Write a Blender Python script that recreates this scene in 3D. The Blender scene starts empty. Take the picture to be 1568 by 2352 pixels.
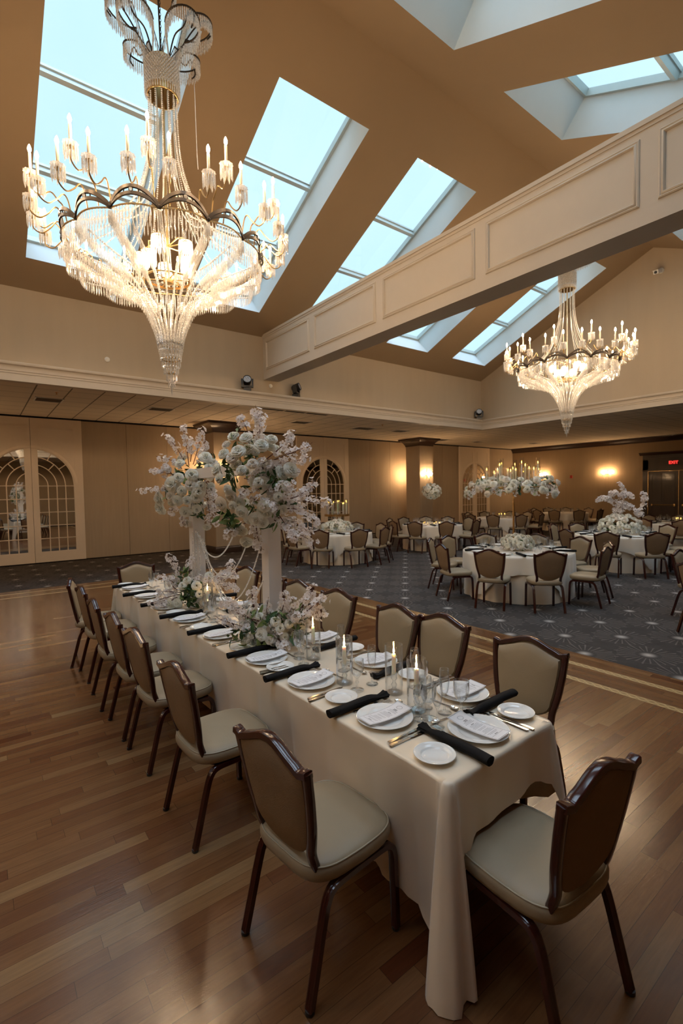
import bpy, math, random
from math import sin, cos, pi, radians, sqrt, atan2, hypot
from mathutils import Vector as V, Matrix, Quaternion
import numpy as np
random.seed(7)
S = bpy.context.scene
COL = S.collection
H = 1.85
# ------------------------------------------------------------------ helpers
CAMF = 1100.74
YAW, PITCH, ROLL = -0.918829, -0.043444, 0.0165825
def cam_axes():
    cy, sy, cp, sp, cr, sr = cos(YAW), sin(YAW), cos(PITCH), sin(PITCH), cos(ROLL), sin(ROLL)
    f = V((sy*cp, cy*cp, sp)); r = V((cy, -sy, 0)); d = f.cross(r)
    return cr*r + sr*d, -sr*r + cr*d, f
CR, CD, CF = cam_axes()
CO = V((0, 0, H))
def ray(px, py): return CR*((px-784)/CAMF) + CD*((py-1176)/CAMF) + CF
def on_z(px, py, z):
    d = ray(px, py); return CO + d*((z-H)/d.z)
def at_depth(px, py, D): return CO + ray(px, py)*D
def depth(p): return (V(p)-CO).dot(CF)

class MB:
    def __init__(s): s.v, s.f, s.m, s.sm = [], [], [], []
    def add(s, vs, fs, mi=0, smooth=True, M=None):
        b = len(s.v)
        s.v.extend([tuple(M @ V(p)) for p in vs] if M is not None else [tuple(p) for p in vs])
        for f in fs:
            s.f.append(tuple(b+i for i in f)); s.m.append(mi); s.sm.append(smooth)
        return s
    def box(s, x0, x1, y0, y1, z0, z1, mi=0, M=None):
        vs = [(x, y, z) for z in (z0, z1) for y in (y0, y1) for x in (x0, x1)]
        return s.add(vs, [(0, 2, 3, 1), (4, 5, 7, 6), (0, 1, 5, 4), (2, 6, 7, 3), (0, 4, 6, 2), (1, 3, 7, 5)], mi, False, M)
    def tube(s, pts, r, n=8, mi=0, caps=True, sec=None, M=None, up=None):
        pts = [V(p) for p in pts]; k = len(pts)
        rs = r if isinstance(r, (list, tuple)) else [r]*k
        sec = sec or [(cos(2*pi*i/n), sin(2*pi*i/n)) for i in range(n)]; n = len(sec)
        vs = []; N = None
        for i, p in enumerate(pts):
            t = (pts[min(i+1, k-1)] - pts[max(i-1, 0)])
            t = t.normalized() if t.length > 1e-9 else V((0, 0, 1))
            if N is None:
                a = V(up) if up else (V((0, 0, 1)) if abs(t.z) < .9 else V((1, 0, 0)))
                N = (a - t*a.dot(t)).normalized()
            else:
                N = N - t*N.dot(t)
                N = N.normalized() if N.length > 1e-6 else t.orthogonal().normalized()
            B = t.cross(N)
            for (a, b) in sec: vs.append(p + (N*a + B*b)*rs[i])
        fs = [(i*n+j, i*n+(j+1) % n, (i+1)*n+(j+1) % n, (i+1)*n+j) for i in range(k-1) for j in range(n)]
        if caps: fs += [tuple(range(n-1, -1, -1)), tuple((k-1)*n+j for j in range(n))]
        return s.add(vs, fs, mi, True, M)
    def lathe(s, prof, n=24, mi=0, c=(0, 0, 0), M=None, fn=None):
        vs = []
        for (r, z) in prof:
            for j in range(n):
                a = 2*pi*j/n; rr = r*(fn(a, z) if fn else 1)
                vs.append((c[0]+rr*cos(a), c[1]+rr*sin(a), c[2]+z))
        k = len(prof)
        fs = [(i*n+j, i*n+(j+1) % n, (i+1)*n+(j+1) % n, (i+1)*n+j) for i in range(k-1) for j in range(n)]
        if prof[0][0] > 1e-6 and False: pass
        return s.add(vs, fs, mi, True, M)
    def grid(s, fn, nu, nv, mi=0, M=None, smooth=True):
        vs = [fn(i/nu, j/nv) for i in range(nu+1) for j in range(nv+1)]
        w = nv+1
        return s.add(vs, [(i*w+j, (i+1)*w+j, (i+1)*w+j+1, i*w+j+1) for i in range(nu) for j in range(nv)], mi, smooth, M)
    def prism(s, poly, d0, d1, fr, mi=0, M=None):
        n = len(poly)
        vs = [fr(a, b, d0) for a, b in poly] + [fr(a, b, d1) for a, b in poly]
        fs = [tuple(range(n-1, -1, -1)), tuple(range(n, 2*n))] + [(i, (i+1) % n, n+(i+1) % n, n+i) for i in range(n)]
        return s.add(vs, fs, mi, True, M)
    def mesh(s, name, mats, ang=40):
        me = bpy.data.meshes.new(name)
        me.from_pydata(s.v, [], s.f)
        for m in (mats if isinstance(mats, (list, tuple)) else [mats]): me.materials.append(m)
        me.polygons.foreach_set('material_index', s.m)
        me.polygons.foreach_set('use_smooth', s.sm)
        me.update()
        if ang: me.set_sharp_from_angle(angle=radians(ang))
        return me
def obj(name, me, parent=None, loc=None, rz=None, M=None, **props):
    if isinstance(me, tuple): me = me[0].mesh(name, me[1])
    o = bpy.data.objects.new(name, me); COL.objects.link(o)
    if parent is not None: o.parent = parent
    if M is not None: o.matrix_basis = M
    if loc is not None: o.location = loc
    if rz is not None: o.rotation_euler = (0, 0, rz)
    for k, v in props.items():
        if v: o[k] = v
    return o
def thing(name, label, cat, loc=(0, 0, 0), rz=0, group=None):
    o = bpy.data.objects.new(name, None); COL.objects.link(o)
    o.location = loc; o.rotation_euler = (0, 0, rz); o.empty_display_size = .1
    o['label'] = label; o['category'] = cat
    if group: o['group'] = group
    return o
KIDS = {}
def kids(o):
    return KIDS.get(o.name, [])
def part(name, me, parent, **kw):
    o = obj(name, me, parent, **kw); KIDS.setdefault(parent.name, []).append(o); return o
def dup(root, loc, rz, label, group=None, cat=None):
    r = root.copy(); COL.objects.link(r); r.location = loc; r.rotation_euler = (0, 0, rz); r['label'] = label
    if group: r['group'] = group
    if cat: r['category'] = cat
    for ch in kids(root):
        c = ch.copy(); COL.objects.link(c); c.parent = r
        for g in kids(ch):
            d = g.copy(); COL.objects.link(d); d.parent = c
    return r
def tag(o, label, cat, group=None):
    o['label'] = label; o['category'] = cat
    if group: o['group'] = group
    return o
def struct(name, mb, mats, parent=None, **kw):
    o = obj(name, mb.mesh(name, mats) if isinstance(mb, MB) else mb, parent, **kw)
    if parent is None: o['kind'] = 'structure'
    return o
ORD = ['first', 'second', 'third', 'fourth', 'fifth', 'sixth', 'seventh', 'eighth', 'ninth', 'tenth', 'eleventh', 'twelfth', 'thirteenth', 'fourteenth']
# ------------------------------------------------------------------ materials
def nt(name):
    m = bpy.data.materials.new(name); m.use_nodes = True
    t = m.node_tree; b = t.nodes['Principled BSDF']
    return m, t, b
def N(t, typ, **kw):
    n = t.nodes.new(typ)
    for k, v in kw.items():
        if hasattr(n, k): setattr(n, k, v)
        else: n.inputs[k].default_value = v
    return n
def mth(t, op, a, b=None, c=None):
    n = t.nodes.new('ShaderNodeMath'); n.operation = op
    for i, x in enumerate((a, b, c)):
        if x is None: continue
        if isinstance(x, (int, float)): n.inputs[i].default_value = x
        else: t.links.new(x, n.inputs[i])
    return n.outputs[0]
def mat(name, col, rough=.5, metal=0., var=.12, scale=8, bump=0., bscale=60, coat=0., spec=.5, sheen=0., trans=0., sub=0., coord='Object', stretch=None):
    m, t, b = nt(name)
    tc = N(t, 'ShaderNodeTexCoord'); src = tc.outputs[coord]
    if stretch:
        mp = N(t, 'ShaderNodeMapping'); mp.inputs['Scale'].default_value = stretch
        t.links.new(src, mp.inputs['Vector']); src = mp.outputs[0]
    no = N(t, 'ShaderNodeTexNoise', Scale=scale, Detail=4.0); t.links.new(src, no.inputs['Vector'])
    mx = N(t, 'ShaderNodeMix', data_type='RGBA')
    c1 = tuple(max(0, c*(1-var)) for c in col); c2 = tuple(min(1, c*(1+var)) for c in col)
    mx.inputs['A'].default_value = (*c1, 1); mx.inputs['B'].default_value = (*c2, 1)
    t.links.new(no.outputs['Fac'], mx.inputs['Factor'])
    t.links.new(mx.outputs['Result'], b.inputs['Base Color'])
    b.inputs['Roughness'].default_value = rough; b.inputs['Metallic'].default_value = metal
    b.inputs['Specular IOR Level'].default_value = spec
    if coat: b.inputs['Coat Weight'].default_value = coat; b.inputs['Coat Roughness'].default_value = .08
    if sheen: b.inputs['Sheen Weight'].default_value = sheen
    if sub: b.inputs['Subsurface Weight'].default_value = sub; b.inputs['Subsurface Radius'].default_value = (.01, .007, .004)
    if bump:
        n2 = N(t, 'ShaderNodeTexNoise', Scale=bscale, Detail=3.0); t.links.new(src, n2.inputs['Vector'])
        bp = N(t, 'ShaderNodeBump', Strength=bump, Distance=.01); t.links.new(n2.outputs['Fac'], bp.inputs['Height'])
        t.links.new(bp.outputs[0], b.inputs['Normal'])
    return m
def petal(name, col, tl=.35):
    m = mat(name, col, .6, var=.05, scale=4, spec=.2); t = m.node_tree; b = t.nodes['Principled BSDF']; out = t.nodes['Material Output']
    tr = N(t, 'ShaderNodeBsdfTranslucent'); tr.inputs['Color'].default_value = (*col, 1)
    mx = N(t, 'ShaderNodeMixShader'); mx.inputs[0].default_value = tl
    t.links.new(b.outputs[0], mx.inputs[1]); t.links.new(tr.outputs[0], mx.inputs[2]); t.links.new(mx.outputs[0], out.inputs['Surface'])
    return m
def emit(name, col, strength):
    m, t, b = nt(name)
    b.inputs['Base Color'].default_value = (*col, 1)
    b.inputs['Emission Color'].default_value = (*col, 1); b.inputs['Emission Strength'].default_value = strength
    return m
def clear(name, tcol=(1, 1, 1), tw=.7, gl=.2, dcol=(.9, .9, .9), rough=.03, fres=None):
    """thin clear glass / crystal: see-through, shiny, a little milky"""
    m, t, b = nt(name); t.nodes.remove(b); out = t.nodes['Material Output']
    tr = N(t, 'ShaderNodeBsdfTransparent'); tr.inputs[0].default_value = (*tcol, 1)
    g = N(t, 'ShaderNodeBsdfGlossy', Roughness=rough); g.inputs['Color'].default_value = (1, 1, 1, 1)
    d = N(t, 'ShaderNodeBsdfTranslucent'); d.inputs['Color'].default_value = (*dcol, 1)
    d2 = N(t, 'ShaderNodeBsdfDiffuse'); d2.inputs['Color'].default_value = (*dcol, 1)
    a = N(t, 'ShaderNodeAddShader')
    dm = N(t, 'ShaderNodeMixShader'); dm.inputs[0].default_value = .5
    t.links.new(d.outputs[0], dm.inputs[1]); t.links.new(d2.outputs[0], dm.inputs[2])
    m1 = N(t, 'ShaderNodeMixShader')
    if fres:
        lw = N(t, 'ShaderNodeLayerWeight', Blend=.5)
        f = mth(t, 'ADD', mth(t, 'MULTIPLY', mth(t, 'POWER', lw.outputs['Facing'], fres), gl), .035)
        tm = N(t, 'ShaderNodeMix', data_type='RGBA'); tm.inputs['A'].default_value = (*tcol, 1); tm.inputs['B'].default_value = (.62, .65, .67, 1)
        t.links.new(mth(t, 'POWER', lw.outputs['Facing'], 2.5), tm.inputs['Factor']); t.links.new(tm.outputs['Result'], tr.inputs[0])
        t.links.new(f, m1.inputs[0])
    else: m1.inputs[0].default_value = gl
    no = N(t, 'ShaderNodeTexNoise', Scale=30.0); 
    t.links.new(tr.outputs[0], m1.inputs[1]); t.links.new(g.outputs[0], m1.inputs[2])
    m2 = N(t, 'ShaderNodeMixShader')
    t.links.new(mth(t, 'MULTIPLY', no.outputs['Fac'], 2*(1-tw)), m2.inputs[0])
    t.links.new(m1.outputs[0], m2.inputs[1]); t.links.new(dm.outputs[0], m2.inputs[2])
    t.links.new(m2.outputs[0], out.inputs['Surface'])
    return m
M_ = {}
M_['slope'] = mat('tan_ceiling_paint', (.315, .222, .135), .9, var=.03, scale=2, spec=.1)
M_['wallpaint'] = mat('tray_wall_paint', (.46, .37, .265), .85, var=.05, scale=1.5, bump=.05, spec=.2, stretch=(3, 3, .4))
M_['cream'] = mat('cream_trim_paint', (.55, .48, .39), .55, var=.03, spec=.3)
M_['well'] = mat('white_shaft_paint', (.62, .68, .70), .8, var=.02, spec=.2)
M_['alu'] = mat('skylight_frame_grey', (.50, .56, .55), .45, .3, var=.05)
M_['panel'] = mat('folding_wall_fabric', (.45, .36, .265), .9, var=.08, scale=3, bump=.15, bscale=150, stretch=(1, 6, .4), spec=.1)
M_['gable'] = mat('woven_wallcovering', (.41, .30, .19), .85, var=.08, scale=3, bump=.15, bscale=120, stretch=(6, 1, .3), spec=.15)
M_['doorpaint'] = mat('cream_door_paint', (.80, .67, .53), .5, var=.03, spec=.35)
M_['darkwood'] = mat('dark_walnut', (.035, .016, .010), .35, var=.3, scale=6, stretch=(1, 1, .1), coat=.3)
M_['mahogany'] = mat('mahogany_lacquer', (.040, .0055, .0036), .17, var=.35, scale=14, stretch=(1, 1, .3), coat=.4)
M_['vinyl'] = mat('olive_cream_vinyl', (.33, .265, .175), .42, var=.05, scale=6, bump=.08, bscale=220, spec=.45)
M_['backfab'] = mat('ribbed_tan_fabric', (.27, .185, .11), .85, var=.1, scale=40, bump=.35, bscale=300, spec=.15)
M_['piping'] = mat('piping_vinyl', (.40, .34, .24), .4, var=.04)
M_['rubber'] = mat('black_glide', (.02, .018, .017), .5, var=.1)
M_['satin'] = mat('champagne_satin', (.88, .75, .575), .30, var=.03, scale=3, spec=.7, sheen=.3, bump=.03, bscale=30)
M_['satinw'] = mat('ivory_satin', (.86, .80, .70), .36, var=.03, scale=3, spec=.55, sheen=.3, bump=.03, bscale=30)
M_['porcelain'] = mat('white_porcelain', (.90, .90, .87), .12, var=.02, spec=.6, coat=.3)
M_['silver'] = mat('polished_silver', (.72, .70, .68), .16, 1.0, var=.04)
M_['napkin'] = mat('black_linen', (.010, .010, .011), .8, var=.2, scale=50, bump=.25, bscale=260, spec=.2)
M_['paper'] = mat('menu_paper', (.90, .90, .92), .6, var=.01, spec=.25)
M_['ink'] = mat('black_ink', (.03, .03, .035), .7, var=.1)
M_['inkgrey'] = mat('grey_ink', (.26, .26, .28), .7, var=.1)
M_['wax'] = mat('ivory_wax', (.96, .90, .80), .5, var=.03, sub=1.0); M_['wax'].node_tree.nodes['Principled BSDF'].inputs['Subsurface Radius'].default_value = (.05, .028, .014); M_['wax'].node_tree.nodes['Principled BSDF'].inputs['Subsurface Scale'].default_value = 1.0
M_['flame'] = emit('candle_flame', (1., .58, .21), 110)
M_['flamesmall'] = emit('amber_flame', (1., .55, .10), 9)
M_['bulb'] = emit('lit_bulb', (1., .69, .41), 540)
M_['globe'] = emit('frosted_lamp', (1., .74, .47), 170)
M_['sconcebulb'] = emit('sconce_bulb', (1., .64, .33), 700)
M_['ivory'] = mat('ivory_candle_sleeve', (.80, .66, .45), .5, var=.04)
M_['bronze'] = mat('dark_bronze', (.035, .024, .014), .4, .5, var=.2)
M_['gold'] = mat('antique_gold', (.62, .42, .18), .28, .9, var=.15)
M_['brass'] = mat('brushed_brass', (.75, .50, .22), .25, 1.0, var=.1)
M_['crystal'] = clear('cut_crystal', tw=.66, gl=.30, dcol=(1, .97, .92), rough=.06)
M_['crystal2'] = clear('crystal_beads', tw=.55, gl=.34, dcol=(1, .97, .92), rough=.08)
M_['glass'] = clear('table_glass', tcol=(.988, .992, .992), tw=.994, gl=.9, fres=2.8)
M_['cutglass'] = clear('cut_glass', tcol=(.972, .983, .986), tw=.978, gl=.9, fres=1.8, rough=.05)
M_['pane'] = clear('skylight_glass', tcol=(.985, .995, 1.), tw=.995, gl=.05)
M_['mirror'] = mat('mirror_glass', (.80, .80, .78), .015, 1.0, var=.01)
M_['rose'] = petal('ivory_rose_petal', (.96, .94, .84), .18)
M_['roseblush'] = petal('blush_rose_petal', (.96, .90, .80), .18)
M_['blossom'] = petal('pale_pink_petal', (.96, .91, .89), .4)
M_['stamen'] = mat('blossom_centre', (.45, .30, .12), .7, var=.3, scale=40)
M_['twig'] = mat('red_brown_twig', (.13, .045, .035), .7, var=.3, scale=30)
M_['leaf'] = mat('dark_green_leaf', (.055, .115, .04), .5, var=.5, scale=20, spec=.35)
M_['leaf2'] = mat('light_green_leaf', (.22, .30, .10), .55, var=.4, scale=20, spec=.3)
M_['lacquer'] = mat('white_stand_paint', (.88, .83, .78), .45, var=.02)
M_['blackplastic'] = mat('black_plastic', (.012, .012, .013), .4, var=.2)
M_['lens'] = mat('grey_lens', (.45, .45, .47), .15, .2, var=.3, scale=60)
M_['white'] = mat('white_plastic', (.72, .69, .62), .5, var=.03)
M_['vent'] = mat('grey_grille', (.24, .20, .16), .7, var=.1)
M_['black'] = mat('black_gap', (.006, .005, .005), .9, var=.1)
M_['red'] = mat('red_plastic', (.45, .03, .02), .4, var=.1)
M_['exit'] = emit('exit_red', (1., .05, .04), 1.6)
M_['exitface'] = mat('exit_face', (.30, .03, .03), .5, var=.05)
# tiles with lines
def tile_mat():
    m, t, b = nt('acoustic_tile')
    g = N(t, 'ShaderNodeNewGeometry'); sx = N(t, 'ShaderNodeSeparateXYZ'); t.links.new(g.outputs['Position'], sx.inputs[0])
    fx = mth(t, 'PINGPONG', mth(t, 'ADD', sx.outputs[0], 20.0), .305); fy = mth(t, 'PINGPONG', mth(t, 'ADD', sx.outputs[1], 20.3), .305)
    ex = mth(t, 'LESS_THAN', fx, .012); ey = mth(t, 'LESS_THAN', fy, .013)
    e = mth(t, 'MAXIMUM', mth(t, 'MULTIPLY', ex, .6), mth(t, 'MULTIPLY', ey, .9))
    no = N(t, 'ShaderNodeTexNoise', Scale=60.0, Detail=5.0); t.links.new(g.outputs['Position'], no.inputs['Vector'])
    mx = N(t, 'ShaderNodeMix', data_type='RGBA'); mx.inputs['A'].default_value = (.66, .56, .44, 1); mx.inputs['B'].default_value = (.72, .62, .49, 1)
    t.links.new(no.outputs['Fac'], mx.inputs['Factor'])
    m2 = N(t, 'ShaderNodeMix', data_type='RGBA'); m2.inputs['B'].default_value = (.10, .075, .05, 1)
    t.links.new(mx.outputs['Result'], m2.inputs['A']); t.links.new(e, m2.inputs['Factor'])
    t.links.new(m2.outputs['Result'], b.inputs['Base Color']); b.inputs['Roughness'].default_value = .9
    return m
M_['tile'] = tile_mat()
def wood_mat(name, alongY=True):
    m, t, b = nt(name)
    g = N(t, 'ShaderNodeNewGeometry'); sx = N(t, 'ShaderNodeSeparateXYZ'); t.links.new(g.outputs['Position'], sx.inputs[0])
    A, L = (sx.outputs[0], sx.outputs[1]) if alongY else (sx.outputs[1], sx.outputs[0])
    W = .0755
    ra = mth(t, 'DIVIDE', mth(t, 'ADD', A, 40.0), W); row = mth(t, 'FLOOR', ra)
    w1 = N(t, 'ShaderNodeTexWhiteNoise', noise_dimensions='1D'); t.links.new(row, w1.inputs['W'])
    lv = mth(t, 'ADD', mth(t, 'DIVIDE', mth(t, 'ADD', L, 40.0), .82), mth(t, 'MULTIPLY', w1.outputs['Value'], 7.0))
    cell = mth(t, 'FLOOR', lv)
    cx = N(t, 'ShaderNodeCombineXYZ'); t.links.new(row, cx.inputs[0]); t.links.new(cell, cx.inputs[1])
    w2 = N(t, 'ShaderNodeTexWhiteNoise', noise_dimensions='3D'); t.links.new(cx.outputs[0], w2.inputs['Vector'])
    rp = t.nodes.new('ShaderNodeValToRGB'); e = rp.color_ramp.elements
    stops = [(0, (.085, .024, .009)), (.08, (.125, .047, .018)), (.40, (.150, .064, .024)), (.76, (.172, .078, .030)), (.90, (.200, .101, .041)), (1, (.245, .140, .062))]
    e[0].position = 0; e[0].color = (*stops[0][1], 1); e[1].position = 1; e[1].color = (*stops[-1][1], 1)
    for p, c in stops[1:-1]:
        q = e.new(p); q.color = (*c, 1)
    t.links.new(w2.outputs['Value'], rp.inputs[0])
    mp = N(t, 'ShaderNodeMapping'); mp.inputs['Scale'].default_value = (30, 2.2, 1) if alongY else (2.2, 30, 1)
    off = N(t, 'ShaderNodeVectorMath', operation='SCALE'); t.links.new(w2.outputs['Color'], off.inputs[0]); off.inputs['Scale'].default_value = 9
    ad = N(t, 'ShaderNodeVectorMath', operation='ADD'); t.links.new(g.outputs['Position'], ad.inputs[0]); t.links.new(off.outputs[0], ad.inputs[1])
    t.links.new(ad.outputs[0], mp.inputs['Vector'])
    gr = N(t, 'ShaderNodeTexNoise', Scale=1.6, Detail=6.0, Roughness=.6, Distortion=1.2); t.links.new(mp.outputs[0], gr.inputs['Vector'])
    gm = mth(t, 'ADD', mth(t, 'MULTIPLY', gr.outputs['Fac'], .75), .62)
    fr = mth(t, 'FRACT', ra); ed = mth(t, 'MINIMUM', fr, mth(t, 'SUBTRACT', 1.0, fr))
    fl = mth(t, 'FRACT', lv); el = mth(t, 'MULTIPLY', mth(t, 'MINIMUM', fl, mth(t, 'SUBTRACT', 1.0, fl)), 10.8)
    gap = mth(t, 'LESS_THAN', mth(t, 'MINIMUM', ed, el), .014)
    sc = mth(t, 'MULTIPLY', gm, mth(t, 'SUBTRACT', 1.0, mth(t, 'MULTIPLY', gap, .55)))
    vm = N(t, 'ShaderNodeVectorMath', operation='SCALE'); t.links.new(rp.outputs[0], vm.inputs[0]); t.links.new(sc, vm.inputs['Scale'])
    t.links.new(vm.outputs[0], b.inputs['Base Color'])
    wn = N(t, 'ShaderNodeTexNoise', Scale=1.3, Detail=4.0); t.links.new(g.outputs['Position'], wn.inputs['Vector'])
    t.links.new(mth(t, 'ADD', mth(t, 'MULTIPLY', wn.outputs['Fac'], .16), .12), b.inputs['Roughness']); b.inputs['Coat Weight'].default_value = .12; b.inputs['Coat Roughness'].default_value = .12
    bw = N(t, 'ShaderNodeTexNoise', Scale=5.0, Detail=2.0); t.links.new(mp.outputs[0], bw.inputs['Vector'])
    bp = N(t, 'ShaderNodeBump', Strength=.06, Distance=.01); t.links.new(mth(t, 'ADD', bw.outputs['Fac'], mth(t, 'MULTIPLY', w2.outputs['Value'], .6)), bp.inputs['Height'])
    t.links.new(bp.outputs[0], b.inputs['Normal'])
    return m
M_['wood'] = wood_mat('dance_floor_planks_long', True)
M_['wood2'] = wood_mat('dance_floor_planks_border', False)
def inlay_mat(axis):
    m, t, b = nt('inlay_scroll_%d' % axis)
    g = N(t, 'ShaderNodeNewGeometry'); sx = N(t, 'ShaderNodeSeparateXYZ'); t.links.new(g.outputs['Position'], sx.inputs[0])
    L = sx.outputs[axis]; A = sx.outputs[1-axis]
    tc = N(t, 'ShaderNodeTexCoord'); s2 = N(t, 'ShaderNodeSeparateXYZ'); t.links.new(tc.outputs['Generated'], s2.inputs[0])
    v = s2.outputs[1-axis]
    w1 = mth(t, 'ABSOLUTE', mth(t, 'SUBTRACT', mth(t, 'MULTIPLY', mth(t, 'SINE', mth(t, 'MULTIPLY', L, 42.0)), .32), mth(t, 'SUBTRACT', v, .5)))
    w2 = mth(t, 'ABSOLUTE', mth(t, 'ADD', mth(t, 'MULTIPLY', mth(t, 'SINE', mth(t, 'MULTIPLY', L, 42.0)), .32), mth(t, 'SUBTRACT', v, .5)))
    ln = mth(t, 'MAXIMUM', mth(t, 'LESS_THAN', mth(t, 'MINIMUM', w1, w2), .13), mth(t, 'GREATER_THAN', mth(t, 'ABSOLUTE', mth(t, 'SUBTRACT', v, .5)), .42))
    mx = N(t, 'ShaderNodeMix', data_type='RGBA'); mx.inputs['A'].default_value = (.27, .165, .065, 1); mx.inputs['B'].default_value = (.50, .36, .17, 1)
    t.links.new(ln, mx.inputs['Factor']); t.links.new(mx.outputs['Result'], b.inputs['Base Color']); b.inputs['Roughness'].default_value = .3
    return m
def carpet_mat():
    m, t, b = nt('starburst_carpet')
    g = N(t, 'ShaderNodeNewGeometry'); sx = N(t, 'ShaderNodeSeparateXYZ'); t.links.new(g.outputs['Position'], sx.inputs[0])
    p = .935
    def burst(ox, oy):
        u = mth(t, 'SUBTRACT', mth(t, 'MULTIPLY', mth(t, 'FRACT', mth(t, 'DIVIDE', mth(t, 'ADD', sx.outputs[0], ox), p)), p), p/2)
        v = mth(t, 'SUBTRACT', mth(t, 'MULTIPLY', mth(t, 'FRACT', mth(t, 'DIVIDE', mth(t, 'ADD', sx.outputs[1], oy), p)), p), p/2)
        r = mth(t, 'SQRT', mth(t, 'ADD', mth(t, 'MULTIPLY', u, u), mth(t, 'MULTIPLY', v, v)))
        a = mth(t, 'ARCTAN2', v, u)
        ray_ = mth(t, 'GREATER_THAN', mth(t, 'SINE', mth(t, 'MULTIPLY', a, 26.0)), .72)
        ring = mth(t, 'MULTIPLY', mth(t, 'GREATER_THAN', r, .125), mth(t, 'LESS_THAN', r, mth(t, 'ADD', .31, mth(t, 'MULTIPLY', mth(t, 'SINE', mth(t, 'MULTIPLY', a, 13.0)), .03))))
        dot = mth(t, 'SUBTRACT', 1.0, mth(t, 'SMOOTH_MIN', mth(t, 'DIVIDE', r, .085), 1.0, .3))
        halo = mth(t, 'MAXIMUM', mth(t, 'SUBTRACT', 1.0, mth(t, 'DIVIDE', r, .22)), 0.0)
        circ = mth(t, 'LESS_THAN', mth(t, 'ABSOLUTE', mth(t, 'SUBTRACT', r, .30)), .006)
        return mth(t, 'MULTIPLY', ray_, ring), mth(t, 'MAXIMUM', dot, 0.0), halo, circ
    x0, y0 = 3.96, -5.79
    b1 = burst(x0+p/2+40*p, y0+p/2+40*p); b2 = burst(x0+40*p, y0+40*p)
    rays = mth(t, 'MAXIMUM', b1[0], b2[0]); dots = mth(t, 'MAXIMUM', b1[1], b2[1]); halo = mth(t, 'MAXIMUM', b1[2], b2[2]); circ = mth(t, 'MAXIMUM', b1[3], b2[3])
    no = N(t, 'ShaderNodeTexNoise', Scale=5.0, Detail=5.0, Roughness=.7); t.links.new(g.outputs['Position'], no.inputs['Vector'])
    mx = N(t, 'ShaderNodeMix', data_type='RGBA'); mx.inputs['A'].default_value = (.044, .038, .035, 1); mx.inputs['B'].default_value = (.084, .074, .068, 1)
    t.links.new(mth(t, 'ADD', no.outputs['Fac'], mth(t, 'MULTIPLY', halo, .25)), mx.inputs['Factor'])
    m2 = N(t, 'ShaderNodeMix', data_type='RGBA'); m2.inputs['B'].default_value = (.27, .235, .205, 1)
    t.links.new(mx.outputs['Result'], m2.inputs['A']); t.links.new(mth(t, 'ADD', mth(t, 'MULTIPLY', rays, .38), mth(t, 'MULTIPLY', circ, .10)), m2.inputs['Factor'])
    m3 = N(t, 'ShaderNodeMix', data_type='RGBA'); m3.inputs['B'].default_value = (.50, .46, .42, 1)
    t.links.new(m2.outputs['Result'], m3.inputs['A']); t.links.new(dots, m3.inputs['Factor'])
    t.links.new(m3.outputs['Result'], b.inputs['Base Color']); b.inputs['Roughness'].default_value = .95; b.inputs['Specular IOR Level'].default_value = .1
    n2 = N(t, 'ShaderNodeTexNoise', Scale=400.0); t.links.new(g.outputs['Position'], n2.inputs['Vector'])
    bp = N(t, 'ShaderNodeBump', Strength=.4, Distance=.01); t.links.new(n2.outputs['Fac'], bp.inputs['Height']); t.links.new(bp.outputs[0], b.inputs['Normal'])
    return m
M_['carpet'] = carpet_mat()

# ------------------------------------------------------------------ room shell
X0, X1, Y0, Y1, ZC = -15.46, 5.0, -14.0, 23.83, 4.02
TX0, TX1, TY0, TY1 = -10.889, .23, -11.3, 14.778
EZ, SL, RX = 5.75, .4535, -5.33
RZ = EZ + SL*(RX-TX0)
def roof(x): return EZ + SL*(x-TX0) if x <= RX else RZ - SL*(x-RX)
# floor: carpet around the dance floor
DX0, DX1, DY0, DY1 = -11.29, 2.6, -6.6, 5.27
mb = MB()
for (a, b, c, d) in ((X0-.3, DX0, Y0-.2, Y1+.2), (DX1, X1+.2, Y0-.2, Y1+.2), (DX0, DX1, Y0-.2, DY0), (DX0, DX1, DY1, Y1+.2)):
    mb.add([(a, c, 0), (b, c, 0), (b, d, 0), (a, d, 0)], [(0, 1, 2, 3)], 0, False)
struct('floor', mb, M_['carpet'])
mb = MB()
def q(mb, a, b, c, d, z=0, mi=0): mb.add([(a, c, z), (b, c, z), (b, d, z), (a, d, z)], [(0, 1, 2, 3)], mi, False)
I0, I1 = .29, .77            # inner edges of the two inlay bands, measured from the dance-floor edge
q(mb, DX0+I1, DX1-I1, DY0+I1, DY1-I1, 0, 0)
for (lo, hi) in ((0, I0), (I0+.08, I1-.08)):
    q(mb, DX0+lo, DX1-lo, DY1-hi, DY1-lo, 0, 1); q(mb, DX0+lo, DX1-lo, DY0+lo, DY0+hi, 0, 1)
    q(mb, DX0+lo, DX0+hi, DY0+hi, DY1-hi, 0, 0); q(mb, DX1-hi, DX1-lo, DY0+hi, DY1-hi, 0, 0)
fl = struct('floor_dance', mb, [M_['wood'], M_['wood2']])
im0, im1 = inlay_mat(0), inlay_mat(1)
for (lo, hi) in ((I0, I0+.08), (I1-.08, I1)):
    for args, m in (((DX0+lo, DX1-lo, DY1-hi, DY1-lo), im0), ((DX0+lo, DX1-lo, DY0+lo, DY0+hi), im0), ((DX0+lo, DX0+hi, DY0+hi, DY1-hi), im1), ((DX1-hi, DX1-lo, DY0+hi, DY1-hi), im1)):
        t_ = MB(); q(t_, *args); obj('floor_inlay', t_.mesh('floor_inlay', m), fl)
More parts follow.
